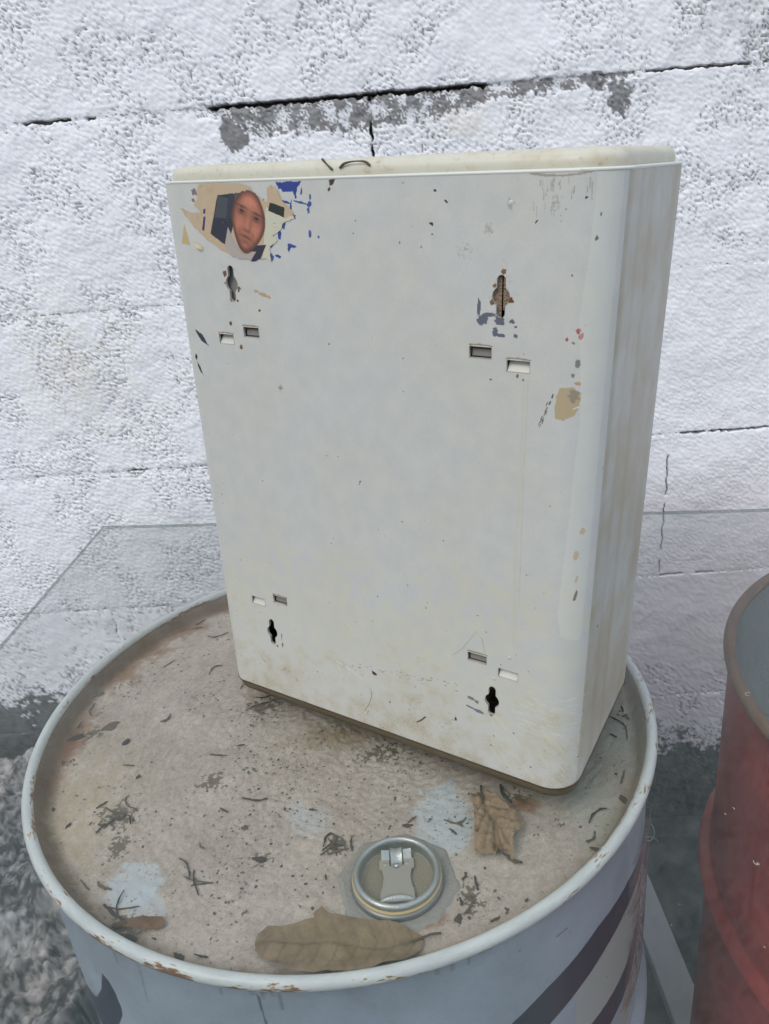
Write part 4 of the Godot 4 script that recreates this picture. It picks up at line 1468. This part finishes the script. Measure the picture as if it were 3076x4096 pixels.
func build_drums() -> void:
	var d := thing("steel_drum", "pale blue steel drum with navy stripes and a dusty lid under the dispenser", "drum", Vector3(0, GROUND_Y, 0))
	var up := Vector3(0, -GROUND_Y, 0)
	var shell_m := textured(shell_texture(), 0.38, false)
	shell_m.uv1_scale = Vector3(1, 1, 1)
	var body := part("body", lathe(shell_profile(-0.262, -0.6), 160, -1.0 / 0.3), shell_m, d)
	body.position = up
	var rim_m := textured(rim_texture(Color(0.825, 0.85, 0.84), 1.25), 0.33)
	var rim := part("rim", rim_mesh(0.2300, -0.0101, 0.0038), rim_m, d)
	rim.position = up
	var lt := lid_texture()
	var lid_m := textured(lt, 0.9, false)
	lid_m.metallic_specular = 0.3
	var ln := noise(111, 26.0, FastNoiseLite.TYPE_SIMPLEX_SMOOTH, 4)
	var ln2 := noise(112, 150.0, FastNoiseLite.TYPE_SIMPLEX_SMOOTH, 2)
	var relief := func(p: Vector3) -> float:
		var q := Vector2(p.x, p.z).length()
		return 0.0009 * ln.get_noise_2d(p.x, p.z) + 0.0009 * ln2.get_noise_2d(p.x, p.z) * (1.0 - sstep(0.21, 0.2165, q)) + 0.010 * sstep(0.2195, 0.2268, q)
	var lid := part("lid", disc(0.2270, LID_Y, 190, 460, 0.225, relief), lid_m, d)
	lid.position = up
	# octagonal flange pressed round the plug
	var oct := PackedVector2Array()
	for i in 8:
		var a := deg_to_rad(9.5 + 45.0 * i)
		oct.append(Vector2(cos(a), sin(a)) * 0.0355)
	var fm := mat(Color(0.615, 0.605, 0.575), 0.8)
	var fl := PackedVector3Array()
	for q in [[1.06, -0.0006], [1.0, 0.0009], [0.96, 0.0013], [0.84, 0.0010], [0.0, 0.0010]]:
		for i in 9:
			var p: Vector2 = oct[(8 - i) % 8] * q[0]
			fl.append(Vector3(p.x, q[1], p.y))
	var at := Vector3(PLUG_AT.x * 0.001, LID_Y - GROUND_Y, PLUG_AT.y * 0.001)
	add_bump(fm, noise(113, 0.03), 0.06, 20.0)
	var flange := part("octagonal_flange", commit(fl, grid_idx(8, 4), null, null, false), fm, d)
	flange.position = at
	build_plug(d, at + Vector3(0, 0.0008, 0))
	# wrinkled clear film that hangs off the print on the right
	var fnz := noise(114, 55.0, FastNoiseLite.TYPE_SIMPLEX_SMOOTH, 3)
	var film := mat(Color(0.70, 0.72, 0.76, 0.045), 0.2)
	film.transparency = BaseMaterial3D.TRANSPARENCY_ALPHA
	var fmsh := surf(46, 60, func(s, t):
		var a := deg_to_rad(lerpf(55.0 + 5.0 * fnz.get_noise_1d(t * 0.12), 69.0, s))
		var y := lerpf(-0.205, -0.055, t)
		var r: float = 0.2302 + 0.0024 * absf(fnz.get_noise_2d(a * 1.4, y * 0.5)) * sin(PI * clampf(s, 0.02, 1.0)) + 0.002 * s
		return Vector3(sin(a) * r, y, cos(a) * r))
	var fo := part("loose_film", fmsh, film, d)
	fo.position = up
	# fibre curling off the film
	var cp := []
	for i in 22:
		var t := i / 21.0
		var a := deg_to_rad(64.0)
		cp.append(Vector3(sin(a) * 0.2335 + 0.004 * sin(t * 7.5) * (0.4 + t), -0.062 + 0.0045 * cos(t * 7.5) - t * 0.012, cos(a) * 0.2335 + 0.002 * t))
	var curl := part("curled_fibre", tube(cp, func(t): return 0.00035 * (1.0 - 0.5 * t), 5), mat(Color(0.62, 0.62, 0.60), 0.7), d)
	curl.position = up

	# the red drum next to it
	var rd := thing("steel_drum", "red steel drum with a rusty rim under the glass beside the board", "drum", Vector3(0.527, GROUND_Y, 0.06))
	var red_tex := red_texture()
	var red_m := textured(red_tex, 0.5)
	var rb := part("body", lathe(shell_profile(-0.232, -0.6), 128, -1.0 / 0.6), red_m, rd)
	rb.position = up
	var rr := part("rim", rim_mesh(0.2296, -0.0110, 0.0047), textured(rim_texture(Color(0.45, 0.36, 0.30), 1.4), 0.6), rd)
	rr.position = up
	var gl := mat(Color(0.40, 0.42, 0.42), 0.7)
	add_bump(gl, noise(115, 0.03), 0.1, 12.0)
	var rl := part("lid", disc(0.2264, -0.032, 20, 96, 0.225, func(p: Vector3) -> float: return 0.0008 * ln.get_noise_2d(p.x + 3.0, p.z) + 0.018 * sstep(0.2185, 0.2262, Vector2(p.x, p.z).length())), gl, rd)
	rl.position = up

func red_texture() -> Image:
	var w := 1024
	var h := 512
	var n1 := nbytes(noise(121, 0.012, FastNoiseLite.TYPE_SIMPLEX_SMOOTH, 5), w, h)
	var n2 := nbytes(noise(122, 0.09, FastNoiseLite.TYPE_SIMPLEX_SMOOTH, 3), w, h)
	var out := PackedByteArray()
	out.resize(w * h * 3)
	for k in w * h:
		var f := 1.0 + (n1[k] - 128) / 255.0 * 0.28 + (n2[k] - 128) / 255.0 * 0.14
		out[k * 3] = int(clampf(0.60 * f, 0, 1) * 255)
		out[k * 3 + 1] = int(clampf(0.225 * f, 0, 1) * 255)
		out[k * 3 + 2] = int(clampf(0.205 * f, 0, 1) * 255)
	return Image.create_from_data(w, h, false, Image.FORMAT_RGB8, out)

func mm(l: Array) -> Array:
	var o := []
	for q in l:
		o.append([q[0] * 0.001, q[1] * 0.001])
	return o

func build_plug(d: Node3D, at: Vector3) -> void:
	var zinc := mat(Color(0.72, 0.74, 0.73), 0.36, 0.8)
	add_bump(zinc, noise(131, 0.04), 0.02, 25.0)
	var dull := mat(Color(0.56, 0.57, 0.57), 0.42, 0.7)
	var cream := mat(Color(0.80, 0.72, 0.52), 0.6)
	var dusty := mat(Color(0.58, 0.55, 0.47), 0.9)
	add_bump(dusty, noise(132, 0.05), 0.06, 25.0)
	var skirt := part("plug", lathe(mm([[26.0, -0.4], [27.4, 0.2], [27.9, 1.4], [27.7, 2.8], [26.9, 3.9], [25.2, 4.4]]), 72), dull, d)
	skirt.position = at
	part("gasket", lathe(mm([[25.4, 4.0], [26.4, 4.2], [26.7, 4.9], [26.5, 5.7], [25.2, 6.1]]), 72), cream, skirt)
	part("bead", lathe(mm([[25.0, 5.9], [25.7, 6.3], [26.0, 7.2], [25.7, 8.4], [24.9, 9.4], [23.9, 9.8], [22.9, 9.5], [22.2, 8.6], [22.0, 7.4], [21.7, 6.6], [21.9, 6.0], [21.5, 5.3], [21.8, 4.7], [21.4, 4.0], [21.7, 3.4], [21.2, 2.8], [20.9, 2.4]]), 72), zinc, skirt)
	part("recess", lathe(mm([[21.4, 2.6], [20.0, 2.3], [10.0, 2.2], [0.0, 2.2]]), 48), dusty, skirt)
	var plate_m := mat(Color(0.72, 0.71, 0.66), 0.42, 0.55)
	var pts := PackedVector2Array()
	for q in [[-9.0, -16.0], [-4.6, -16.0], [-4.4, -8.0], [-3.4, -6.0], [0.0, -5.0], [3.4, -6.0], [4.4, -8.0], [4.6, -16.0], [9.0, -16.0], [9.2, -12.5], [10.4, -11.0], [10.4, -5.5], [8.8, -4.4], [7.8, 1.0], [8.6, 7.0], [9.8, 11.0], [10.0, 17.4], [-10.0, 17.4], [-9.8, 11.0], [-8.6, 7.0], [-7.8, 1.0], [-8.8, -4.4], [-10.4, -5.5], [-10.4, -11.0], [-9.2, -12.5]]:
		pts.append(Vector2(q[0], q[1]) * 0.001)
	var handle := part("handle", plate(pts, 0.0046, 0.0011), plate_m, skirt)
	# tongue folded up at the back, with a wing each side
	part("tongue", surf(4, 12, func(s, t):
		var x := lerpf(-3.4, 3.4, s)
		var z := lerpf(-6.0, -18.0, t)
		var y: float = 3.9 + 3.6 * sstep(0.25, 0.9, t) - 1.2 * sin(s * PI) * t
		return Vector3(x, y, z) * 0.001), zinc, handle)
	for sg in [-1.0, 1.0]:
		part("wing", surf(6, 6, func(s, t):
			var x: float = sg * lerpf(4.2, 9.0, s if sg > 0 else 1.0 - s)
			var z := lerpf(-11.0, -17.0, t)
			var y: float = 4.3 + 3.0 * t * (0.5 + 0.5 * absf(x) / 9.0)
			return Vector3(x, y, z) * 0.001), zinc, handle)
		part("dimple", surf(12, 4, func(s, t): return Vector3(sg * 6.6, 4.3, -8.6) * 0.001 + Vector3(cos(-s * TAU) * 0.0016 * (1.0 - t), 0.0007 * sqrt(t), sin(-s * TAU) * -0.0016 * (1.0 - t))), plate_m, handle)
	part("dimple", surf(12, 4, func(s, t): return Vector3(0.0, 4.3, -8.0) * 0.001 + Vector3(cos(-s * TAU) * 0.0015 * (1.0 - t), 0.0007 * sqrt(t), sin(-s * TAU) * -0.0015 * (1.0 - t))), zinc, handle)
	# bright half round lip at the front and the finger hole behind it
	part("finger_lip", surf(16, 8, func(s, t):
		var x := lerpf(-9.6, 9.6, s)
		var half := 3.3 * sqrt(maxf(0.0, 1.0 - pow(x / 9.8, 2)))
		var z: float = 17.4 - half * 1.7 * t
		return Vector3(x, 4.1 + 2.2 * sin(t * PI) * (half / 3.3), z) * 0.001), zinc, handle)
	part("finger_hole", lathe(mm([[3.6, 4.3], [3.3, 4.6], [2.6, 4.3], [0.0, 4.2]]), 24), dull, handle).position = Vector3(0, 0, 0.0098)

# ---------------------------------------------------------------- glass, board
func build_glass() -> void:
	var gm := mat(Color(0.21, 0.30, 0.28, 0.115), 0.02)
	gm.metallic_specular = 0.37
	gm.transparency = BaseMaterial3D.TRANSPARENCY_ALPHA
	var em := mat(Color(0.40, 0.50, 0.47, 0.55), 0.2)
	em.transparency = BaseMaterial3D.TRANSPARENCY_ALPHA
	var poly := PackedVector2Array([Vector2(-0.312, -0.378), Vector2(0.80, -0.206), Vector2(0.80, 0.36), Vector2(-0.336, 0.36)])
	var gl := thing("glass_sheet", "large clear sheet of glass lying across the two drums", "glass")
	var gv := PackedVector3Array()
	for y in [-0.002, -0.006]:
		for p in poly:
			gv.append(Vector3(p.x, y, p.y))
	part("pane", commit(gv, PackedInt32Array([0, 1, 2, 0, 2, 3, 4, 6, 5, 4, 7, 6]), null, null, false), gm, gl)
	part("cut_edge", commit(gv, PackedInt32Array([0, 4, 5, 0, 5, 1, 1, 5, 6, 1, 6, 2, 2, 6, 7, 2, 7, 3, 3, 7, 4, 3, 4, 0]), null, null, false), em, gl)
	var bm := mat(Color(0.66, 0.67, 0.68), 0.6)
	add_bump(bm, noise(141, 0.02), 0.05, 8.0)
	var b := single("board", box(Vector3(0.040, 0.018, 0.74), 0.0012), bm, "narrow pale grey board lying between the drums", "board", Vector3(0.350, GROUND_Y + 0.0092, -0.02))
	b.rotation.y = deg_to_rad(0.8)

# ---------------------------------------------------------------- things on the lid
func leaf_mesh(poly: Array, veins: Array, y0: float, height: Callable, step := 2.0, strength := 1.0) -> ArrayMesh:
	# poly in mm; a fine grid clipped to the outline, then lifted
	var pp := PackedVector2Array()
	for q in poly:
		pp.append(Vector2(q[0], q[1]))
	# round the outline a little and fray it
	var out := PackedVector2Array()
	for i in pp.size():
		var a := pp[i]
		var b := pp[(i + 1) % pp.size()]
		for k in 3:
			out.append(a.lerp(b, k / 3.0) + Vector2(rng.randf_range(-0.4, 0.4), rng.randf_range(-0.4, 0.4)))
	var lo := out[0]
	var hi := out[0]
	for p in out:
		lo = lo.min(p)
		hi = hi.max(p)
	var v := PackedVector3Array()
	var idx := PackedInt32Array()
	var key := {}
	var x := lo.x
	while x < hi.x:
		var z := lo.y
		while z < hi.y:
			var cell := PackedVector2Array([Vector2(x, z), Vector2(x + step, z), Vector2(x + step, z + step), Vector2(x, z + step)])
			for piece in Geometry2D.intersect_polygons(cell, out):
				var tri := Geometry2D.triangulate_polygon(piece)
				var ids := []
				for p in piece:
					var kk := Vector2i((p * 200.0).round())
					if not key.has(kk):
						key[kk] = v.size()
						v.append(Vector3(p.x * 0.001, y0 + height.call(p), p.y * 0.001))
					ids.append(key[kk])
				var i := 0
				while i < tri.size():
					var a: int = ids[tri[i]]
					var b: int = ids[tri[i + 1]]
					var c: int = ids[tri[i + 2]]
					if a != b and b != c and a != c:
						if (v[c] - v[a]).cross(v[b] - v[a]).y < 0:
							var q := b
							b = c
							c = q
						idx.append_array([a, b, c])
					i += 3
			z += step
		x += step
	var uv := PackedVector2Array()
	for p in v:
		uv.append(Vector2(p.x * 10.0, p.z * 10.0))
	# midrib and veins are a darker brown
	var col := PackedColorArray()
	for p in v:
		var q := 1.0
		for i in veins.size():
			var d := seg_dist(Vector2(p.x, p.z) * 1000.0, veins[i]) / (0.75 if i == 0 else 0.5)
			q = minf(q, 1.0 - (0.5 if i == 0 else 0.36) * strength * exp(-d * d))
		col.append(Color(q, q * (0.9 + 0.1 * q), q * (0.85 + 0.15 * q)))
	return commit(v, idx, uv, col)

func seg_dist(p: Vector2, line: Array) -> float:
	var d := 1e9
	for i in line.size() - 1:
		d = minf(d, p.distance_to(Geometry2D.get_closest_point_to_segment(p, Vector2(line[i][0], line[i][1]), Vector2(line[i + 1][0], line[i + 1][1]))))
	return d

func build_leaves() -> void:
	var tex := Image.create(256, 256, false, Image.FORMAT_RGB8)
	var n1 := noise(151, 0.02, FastNoiseLite.TYPE_SIMPLEX_SMOOTH, 5).get_seamless_image(256, 256)
	var n2 := noise(152, 0.15, FastNoiseLite.TYPE_SIMPLEX_SMOOTH, 3).get_seamless_image(256, 256)
	for y in 256:
		for x in 256:
			var q := n1.get_pixel(x, y).r
			var s := n2.get_pixel(x, y).r
			tex.set_pixel(x, y, Color(0.52, 0.43, 0.32).lerp(Color(0.68, 0.585, 0.455), q * 0.8 + (s - 0.5) * 0.35))
	var lm := textured(tex, 0.75)
	lm.vertex_color_use_as_albedo = true
	lm.backlight_enabled = true
	lm.backlight = Color(0.10, 0.08, 0.05)
	var nz := noise(153, 0.12, FastNoiseLite.TYPE_SIMPLEX_SMOOTH, 3)
	# crumpled leaf
	var out1 := LEAF1
	var rib1 := LEAF1_RIB
	var veins := [[[96.4, 112.0], [89.5, 124.0]], [[97.0, 121.0], [89.0, 138.0]], [[99.0, 127.0], [92.0, 147.0]], [[97.0, 115.0], [107.0, 122.0]], [[99.0, 125.0], [112.0, 132.0]], [[100.0, 129.0], [107.0, 147.0]], [[96.4, 106.0], [103.0, 110.0]], [[100.0, 132.0], [103.0, 150.0]]]
	var h1 := func(p: Vector2) -> float:
		var along := (p.y - 100.0) / 55.0
		var y := 0.0050 + 0.0048 * sin(clampf(along, 0.0, 1.0) * PI) + 0.0026 * nz.get_noise_2d(p.x * 0.9, p.y * 0.9)
		y -= 0.0026 * exp(-pow(seg_dist(p, rib1) / 1.6, 2))
		for vn in veins:
			y -= 0.0016 * exp(-pow(seg_dist(p, vn) / 1.0, 2))
		# the right-hand corner and the tips curl down
		y -= 0.0035 * sstep(110.0, 119.0, p.x) + 0.0030 * sstep(149.0, 159.0, p.y)
		return y
	var leaf := thing("dry_leaf", "crumpled dry brown leaf beside the corner of the dispenser", "leaf", Vector3(0, LID_Y, 0))
	part("blade", leaf_mesh(out1, [rib1] + veins, 0.0, h1, 0.8), lm, leaf)
	var sp := []
	for q in [[96.9, 93.0, 0.0015], [96.2, 98.0, 0.003], [96.0, 102.0, 0.0052], [96.4, 110.0, 0.0056]]:
		sp.append(Vector3(q[0] * 0.001, q[2], q[1] * 0.001))
	var stalk_m := mat(Color(0.36, 0.29, 0.22), 0.8)
	part("stalk", tube(catmull(sp, 4), func(_t): return 0.0007, 6), stalk_m, leaf)
	# flat leaf against the rim
	var h2 := func(p: Vector2) -> float:
		var y := 0.0030 + 0.0026 * nz.get_noise_2d(p.x * 0.28, p.y * 0.28) + 0.0004 * nz.get_noise_2d(p.x * 1.2, p.y * 1.2)
		y += 0.0045 * sstep(207.0, 222.0, p.y)
		y -= 0.0009 * exp(-pow(seg_dist(p, LEAF2_RIB) / 0.9, 2))
		for i in 9:
			var x0 := -34.0 + i * 10.0
			y -= 0.0004 * exp(-pow(seg_dist(p, [[x0, 199.0 + 0.06 * (x0 + 40.0)], [x0 - 6.0, 186.0]]) / 0.7, 2))
			y -= 0.0004 * exp(-pow(seg_dist(p, [[x0, 199.0 + 0.06 * (x0 + 40.0)], [x0 - 6.0, 217.0]]) / 0.7, 2))
		y += 0.003 * exp(-pow(p.distance_to(Vector2(-5.0, 182.0)) / 4.0, 2))
		return y
	var veins2 := [LEAF2_RIB]
	for i in 9:
		var x0 := -34.0 + i * 10.0
		veins2.append([[x0, 197.0 + 0.08 * (x0 + 40.0)], [x0 - 6.0, 186.0]])
		veins2.append([[x0, 197.0 + 0.08 * (x0 + 40.0)], [x0 - 6.0, 217.0]])
	var lm2 := lm.duplicate()
	lm2.albedo_color = Color(0.92, 0.94, 0.94)
	var leaf2 := thing("dry_leaf", "large flat dry leaf lying against the drum rim below the plug", "leaf", Vector3(0, LID_Y, 0))
	part("blade", leaf_mesh(LEAF2, veins2, 0.0, h2, 1.0, 0.62), lm2, leaf2)
	sp = []
	for q in [[44.0, 204.0, 0.0022], [51.5, 202.1, 0.0026], [56.0, 201.0, 0.0030], [61.0, 200.7, 0.0026]]:
		sp.append(Vector3(q[0] * 0.001, q[2], q[1] * 0.001))
	part("stalk", tube(catmull(sp, 4), func(_t): return 0.0007, 6), stalk_m, leaf2)
	# winged seed
	var seed_o := thing("winged_seed", "brown winged seed lying on the pale patch by the rim", "seed", Vector3(0, LID_Y, 0))
	var sw := textured(tex, 0.7)
	sw.albedo_color = Color(0.80, 0.72, 0.66)
	part("wing", leaf_mesh(SAMARA, [], 0.0, func(p: Vector2) -> float: return 0.0018 + 0.0012 * sin((p.x + 126.0) * 0.11) + 0.0006 * nz.get_noise_2d(p.x, p.y), 1.5), sw, seed_o)
	part("seed", tube([Vector3(-0.1275, 0.0012, 0.1800), Vector3(-0.1255, 0.0016, 0.1798), Vector3(-0.1225, 0.0019, 0.1790), Vector3(-0.1195, 0.0019, 0.1785), Vector3(-0.117, 0.0018, 0.178)], func(t): return 0.0003 + 0.0016 * sin(t * PI), 8), stalk_m, seed_o)

# says how a twig looks and what it lies beside
func twig_label(tw: Array) -> String:
	var p: Array = tw[1]
	var a := Vector2(p[0][0], p[0][1])
	var b := Vector2(p[-1][0], p[-1][1])
	var mid := Vector2(p[p.size() / 2][0], p[p.size() / 2][1]) if p.size() > 2 else (a + b) / 2.0
	var run := 0.0
	for i in p.size() - 1:
		run += Vector2(p[i][0], p[i][1]).distance_to(Vector2(p[i + 1][0], p[i + 1][1]))
	var bend := run / maxf(a.distance_to(b), 0.1)
	var shape := "straight" if bend < 1.015 else ("slightly bent" if bend < 1.09 else ("curved" if bend < 1.35 else "hooked"))
	var size_ := "tiny" if run < 7.0 else ("short" if run < 13.0 else "long")
	if tw[0] > 1.9:
		size_ = "thick"
	var c := (a + b) / 2.0
	var where := "in the open dust of the drum lid"
	if c.distance_to(Vector2(-152, 92)) < 24.0:
		where = "in the dark tangle on the yellowed side of the lid"
	elif c.distance_to(Vector2(0, 131)) < 15.0:
		where = "in the root-like tangle near the plug"
	elif c.distance_to(Vector2(-86, 149)) < 18.0:
		where = "in the small cross of twigs on the lid"
	elif c.distance_to(Vector2(-128, 165)) < 26.0:
		where = "by the winged seed on the pale patch"
	elif c.distance_to(Vector2(76, 124)) < 14.0:
		where = "on the pale blue patch behind the plug"
	elif c.distance_to(Vector2(100, 125)) < 36.0:
		where = "beside the crumpled dry leaf"
	elif c.distance_to(PLUG_AT) < 54.0:
		where = "beside the plug's octagonal flange"
	elif c.x > 140.0 and c.y < 70.0:
		where = "on the lid between dispenser and rim"
	elif c.length() > 196.0:
		where = "against the inside of the drum rim"
	elif c.y < 45.0 and c.x > -100.0:
		where = "in the shade of the dispenser's lower edge"
	elif c.y < 0.0:
		where = "near the rusty back of the lid"
	return "%s %s dry twig %s" % [size_, shape, where]

func build_debris() -> void:
	var ms := [mat(Color(0.33, 0.285, 0.235), 0.85), mat(Color(0.41, 0.36, 0.30), 0.85), mat(Color(0.27, 0.235, 0.20), 0.85)]
	for i in TWIGS.size():
		var tw: Array = TWIGS[i]
		var pts := []
		var r: float = tw[0] * 0.00045
		for q in tw[1]:
			var p := Vector2(q[0], q[1])
			if p.length() > 214.0:
				p = p.normalized() * 214.0
			pts.append(Vector3(p.x * 0.001, 0.0, p.y * 0.001))
		var base: Vector3 = pts[0]
		var loc := []
		for j in pts.size():
			loc.append(pts[j] - base + Vector3(0, r * 0.9 + rng.randf_range(0.0, 0.0009), 0))
		var fine := catmull(loc, 5)
		for j in range(1, fine.size()):
			fine[j] += Vector3(rng.randf_range(-1, 1), rng.randf_range(0, 0.6), rng.randf_range(-1, 1)) * r * 0.35
		var ph := rng.randf() * 6.0
		var name_it := twig_label(tw)
		single("dry_twig", tube(fine, func(t): return r * (0.55 + 0.45 * sin(clampf(t, 0.05, 0.97) * PI)) * (1.0 + 0.25 * sin(t * 17.0 + ph)), 6), ms[i % 3], name_it, "twig", base + Vector3(0, LID_Y, 0), "dry twigs on the drum lid")
	# flakes and seeds
	for q in [[-213.0, -50.0, 6.5, 3.0, 0.4], [-187.4, -5.0, 8.0, 5.5, 0.2], [-168.9, 16.0, 3.2, 3.6, 0.0], [-212.0, 5.1, 7.0, 3.0, 0.3], [-200.1, 81.7, 1.3, 2.4, 0.6], [-183.3, 98.3, 1.2, 3.0, -0.3], [-116.6, 186.5, 7.0, 2.6, -0.4], [-83.3, 201.0, 4.5, 2.0, -0.6], [-61.1, 112.4, 2.6, 2.2, 0.0], [-48.5, 138.8, 5.5, 2.0, -0.2], [79.1, 177.8, 3.2, 1.2, -0.2], [71.1, 191.0, 2.8, 3.2, 0.0], [187.8, 117.0, 2.0, 7.5, 0.5], [158.5, 152.0, 5.5, 1.8, -0.7], [213.0, 34.3, 1.8, 4.0, 0.2], [45.0, 121.5, 3.0, 1.4, -0.3]]:
		var rx: float = q[2] * 0.001
		var rz: float = q[3] * 0.001
		var jag := []
		for i in 15:
			jag.append(rng.randf_range(0.7, 1.2))
		jag[14] = jag[0]
		var m := surf(14, 4, func(s, t):
			var a: float = -s * TAU
			var k: float = (1.0 - t) * jag[int(round(s * 14.0))]
			return Vector3(cos(a) * rx * k, 0.0004 + 0.0016 * (1.0 - (1.0 - t) * (1.0 - t)) + 0.0006 * sin(a * 2.0) * (1.0 - t), -sin(a) * rz * k))
		var o := single("leaf_crumb", m, ms[rng.randi() % 3], ("large " if q[2] * q[3] > 14.0 else "small ") + ("round" if maxf(q[2], q[3]) < 1.5 * minf(q[2], q[3]) else "narrow") + " dark crumb of leaf or seed " + ("against the drum rim" if Vector2(q[0], q[1]).length() > 190.0 else "in the dust of the lid"), "leaf crumb", Vector3(q[0] * 0.001, LID_Y, q[1] * 0.001), "leaf crumbs on the drum lid")
		o.rotation.y = q[4]
	# two stalks caught on the top edge of the dispenser
	for l in [[[116.0, 356.0], [119.0, 353.4], [122.5, 350.6]], [[127.5, 351.2], [131.0, 353.4], [138.0, 354.2], [144.0, 353.8], [147.0, 352.0]]]:
		var pts := []
		for q in l:
			pts.append(fp(q[0], q[1], -3.1) + FRB)
		var base: Vector3 = pts[0]
		var loc := []
		for p in pts:
			loc.append(p - base)
		single("dry_twig", tube(catmull(loc, 5), func(t): return 0.0007 * (0.6 + 0.5 * sin(t * 9.0) * 0.4 + 0.2), 6), ms[0], ["short straight bit of dry stalk leaning on the dispenser's top edge", "longer arched bit of dry stalk on the dispenser's top edge"][0 if l.size() == 3 else 1], "twig", base, "stalks on the top of the dispenser")
	# grit: far too many to count
	var flake := surf(6, 2, func(s, t): return Vector3(cos(-s * TAU) * (1.0 - t), 0.45 * t, -sin(-s * TAU) * (1.0 - t) * 0.7))
	var mmesh := MultiMesh.new()
	mmesh.transform_format = MultiMesh.TRANSFORM_3D
	mmesh.use_colors = true
	mmesh.mesh = flake
	mmesh.instance_count = 2600
	var dn := noise(161, 0.016, FastNoiseLite.TYPE_SIMPLEX_SMOOTH, 3)
	var k := 0
	while k < 2600:
		var p := Vector2(rng.randf_range(-215, 215), rng.randf_range(-215, 215))
		if p.length() > 213.0 or p.distance_to(PLUG_AT) < 30.0:
			continue
		var bias := 0.35 if p.distance_to(Vector2(-10, 95)) < 75.0 else 0.0
		if p.distance_to(Vector2(-152, 92)) < 18.0:
			bias = 0.9
		if dn.get_noise_2d(p.x, p.y) + bias < rng.randf_range(-0.1, 0.6):
			continue
		var sz := 0.0004 + 0.0011 * pow(rng.randf(), 2.6)
		var b := Basis.from_euler(Vector3(rng.randf_range(-0.4, 0.4), rng.randf() * TAU, rng.randf_range(-0.4, 0.4))).scaled(Vector3(sz, sz * 0.7, sz))
		mmesh.set_instance_transform(k, Transform3D(b, Vector3(p.x * 0.001, LID_Y + 0.0002, p.y * 0.001)))
		var g := rng.randf_range(0.05, 0.20)
		mmesh.set_instance_color(k, Color(g * 1.08, g, g * 0.88))
		k += 1
	var grit_m := mat(Color.WHITE, 0.9)
	grit_m.vertex_color_use_as_albedo = true
	var gr := MultiMeshInstance3D.new()
	gr.name = "grit"
	gr.multimesh = mmesh
	gr.material_override = grit_m
	add_child(gr)
	gr.set_meta("kind", "stuff")
	gr.set_meta("label", "fine dark grit scattered over the dusty drum lid")
	gr.set_meta("category", "grit")
	# lint on the glass
	var lint_m := mat(Color(0.82, 0.81, 0.79), 0.8)
	for q in LINT:
		var pts := []
		var l: float = q[2] * 0.0007
		for i in 7:
			var t := i / 6.0
			pts.append(Vector3(cos(q[3] + t * q[4]) * l * t, 0.0004, sin(q[3] + t * q[4]) * l * t))
		single("lint_fibre", tube(pts, func(_t): return 0.00011, 5), lint_m, "tiny white fibre of lint on top of the glass", "lint", Vector3(q[0] * 0.001, -0.002, q[1] * 0.001), "lint on the glass")

func _ready() -> void:
	rng.seed = 7
	stage()
	build_ground()
	build_wall()
	build_drums()
	build_glass()
	build_box()
	build_leaves()
	build_debris()
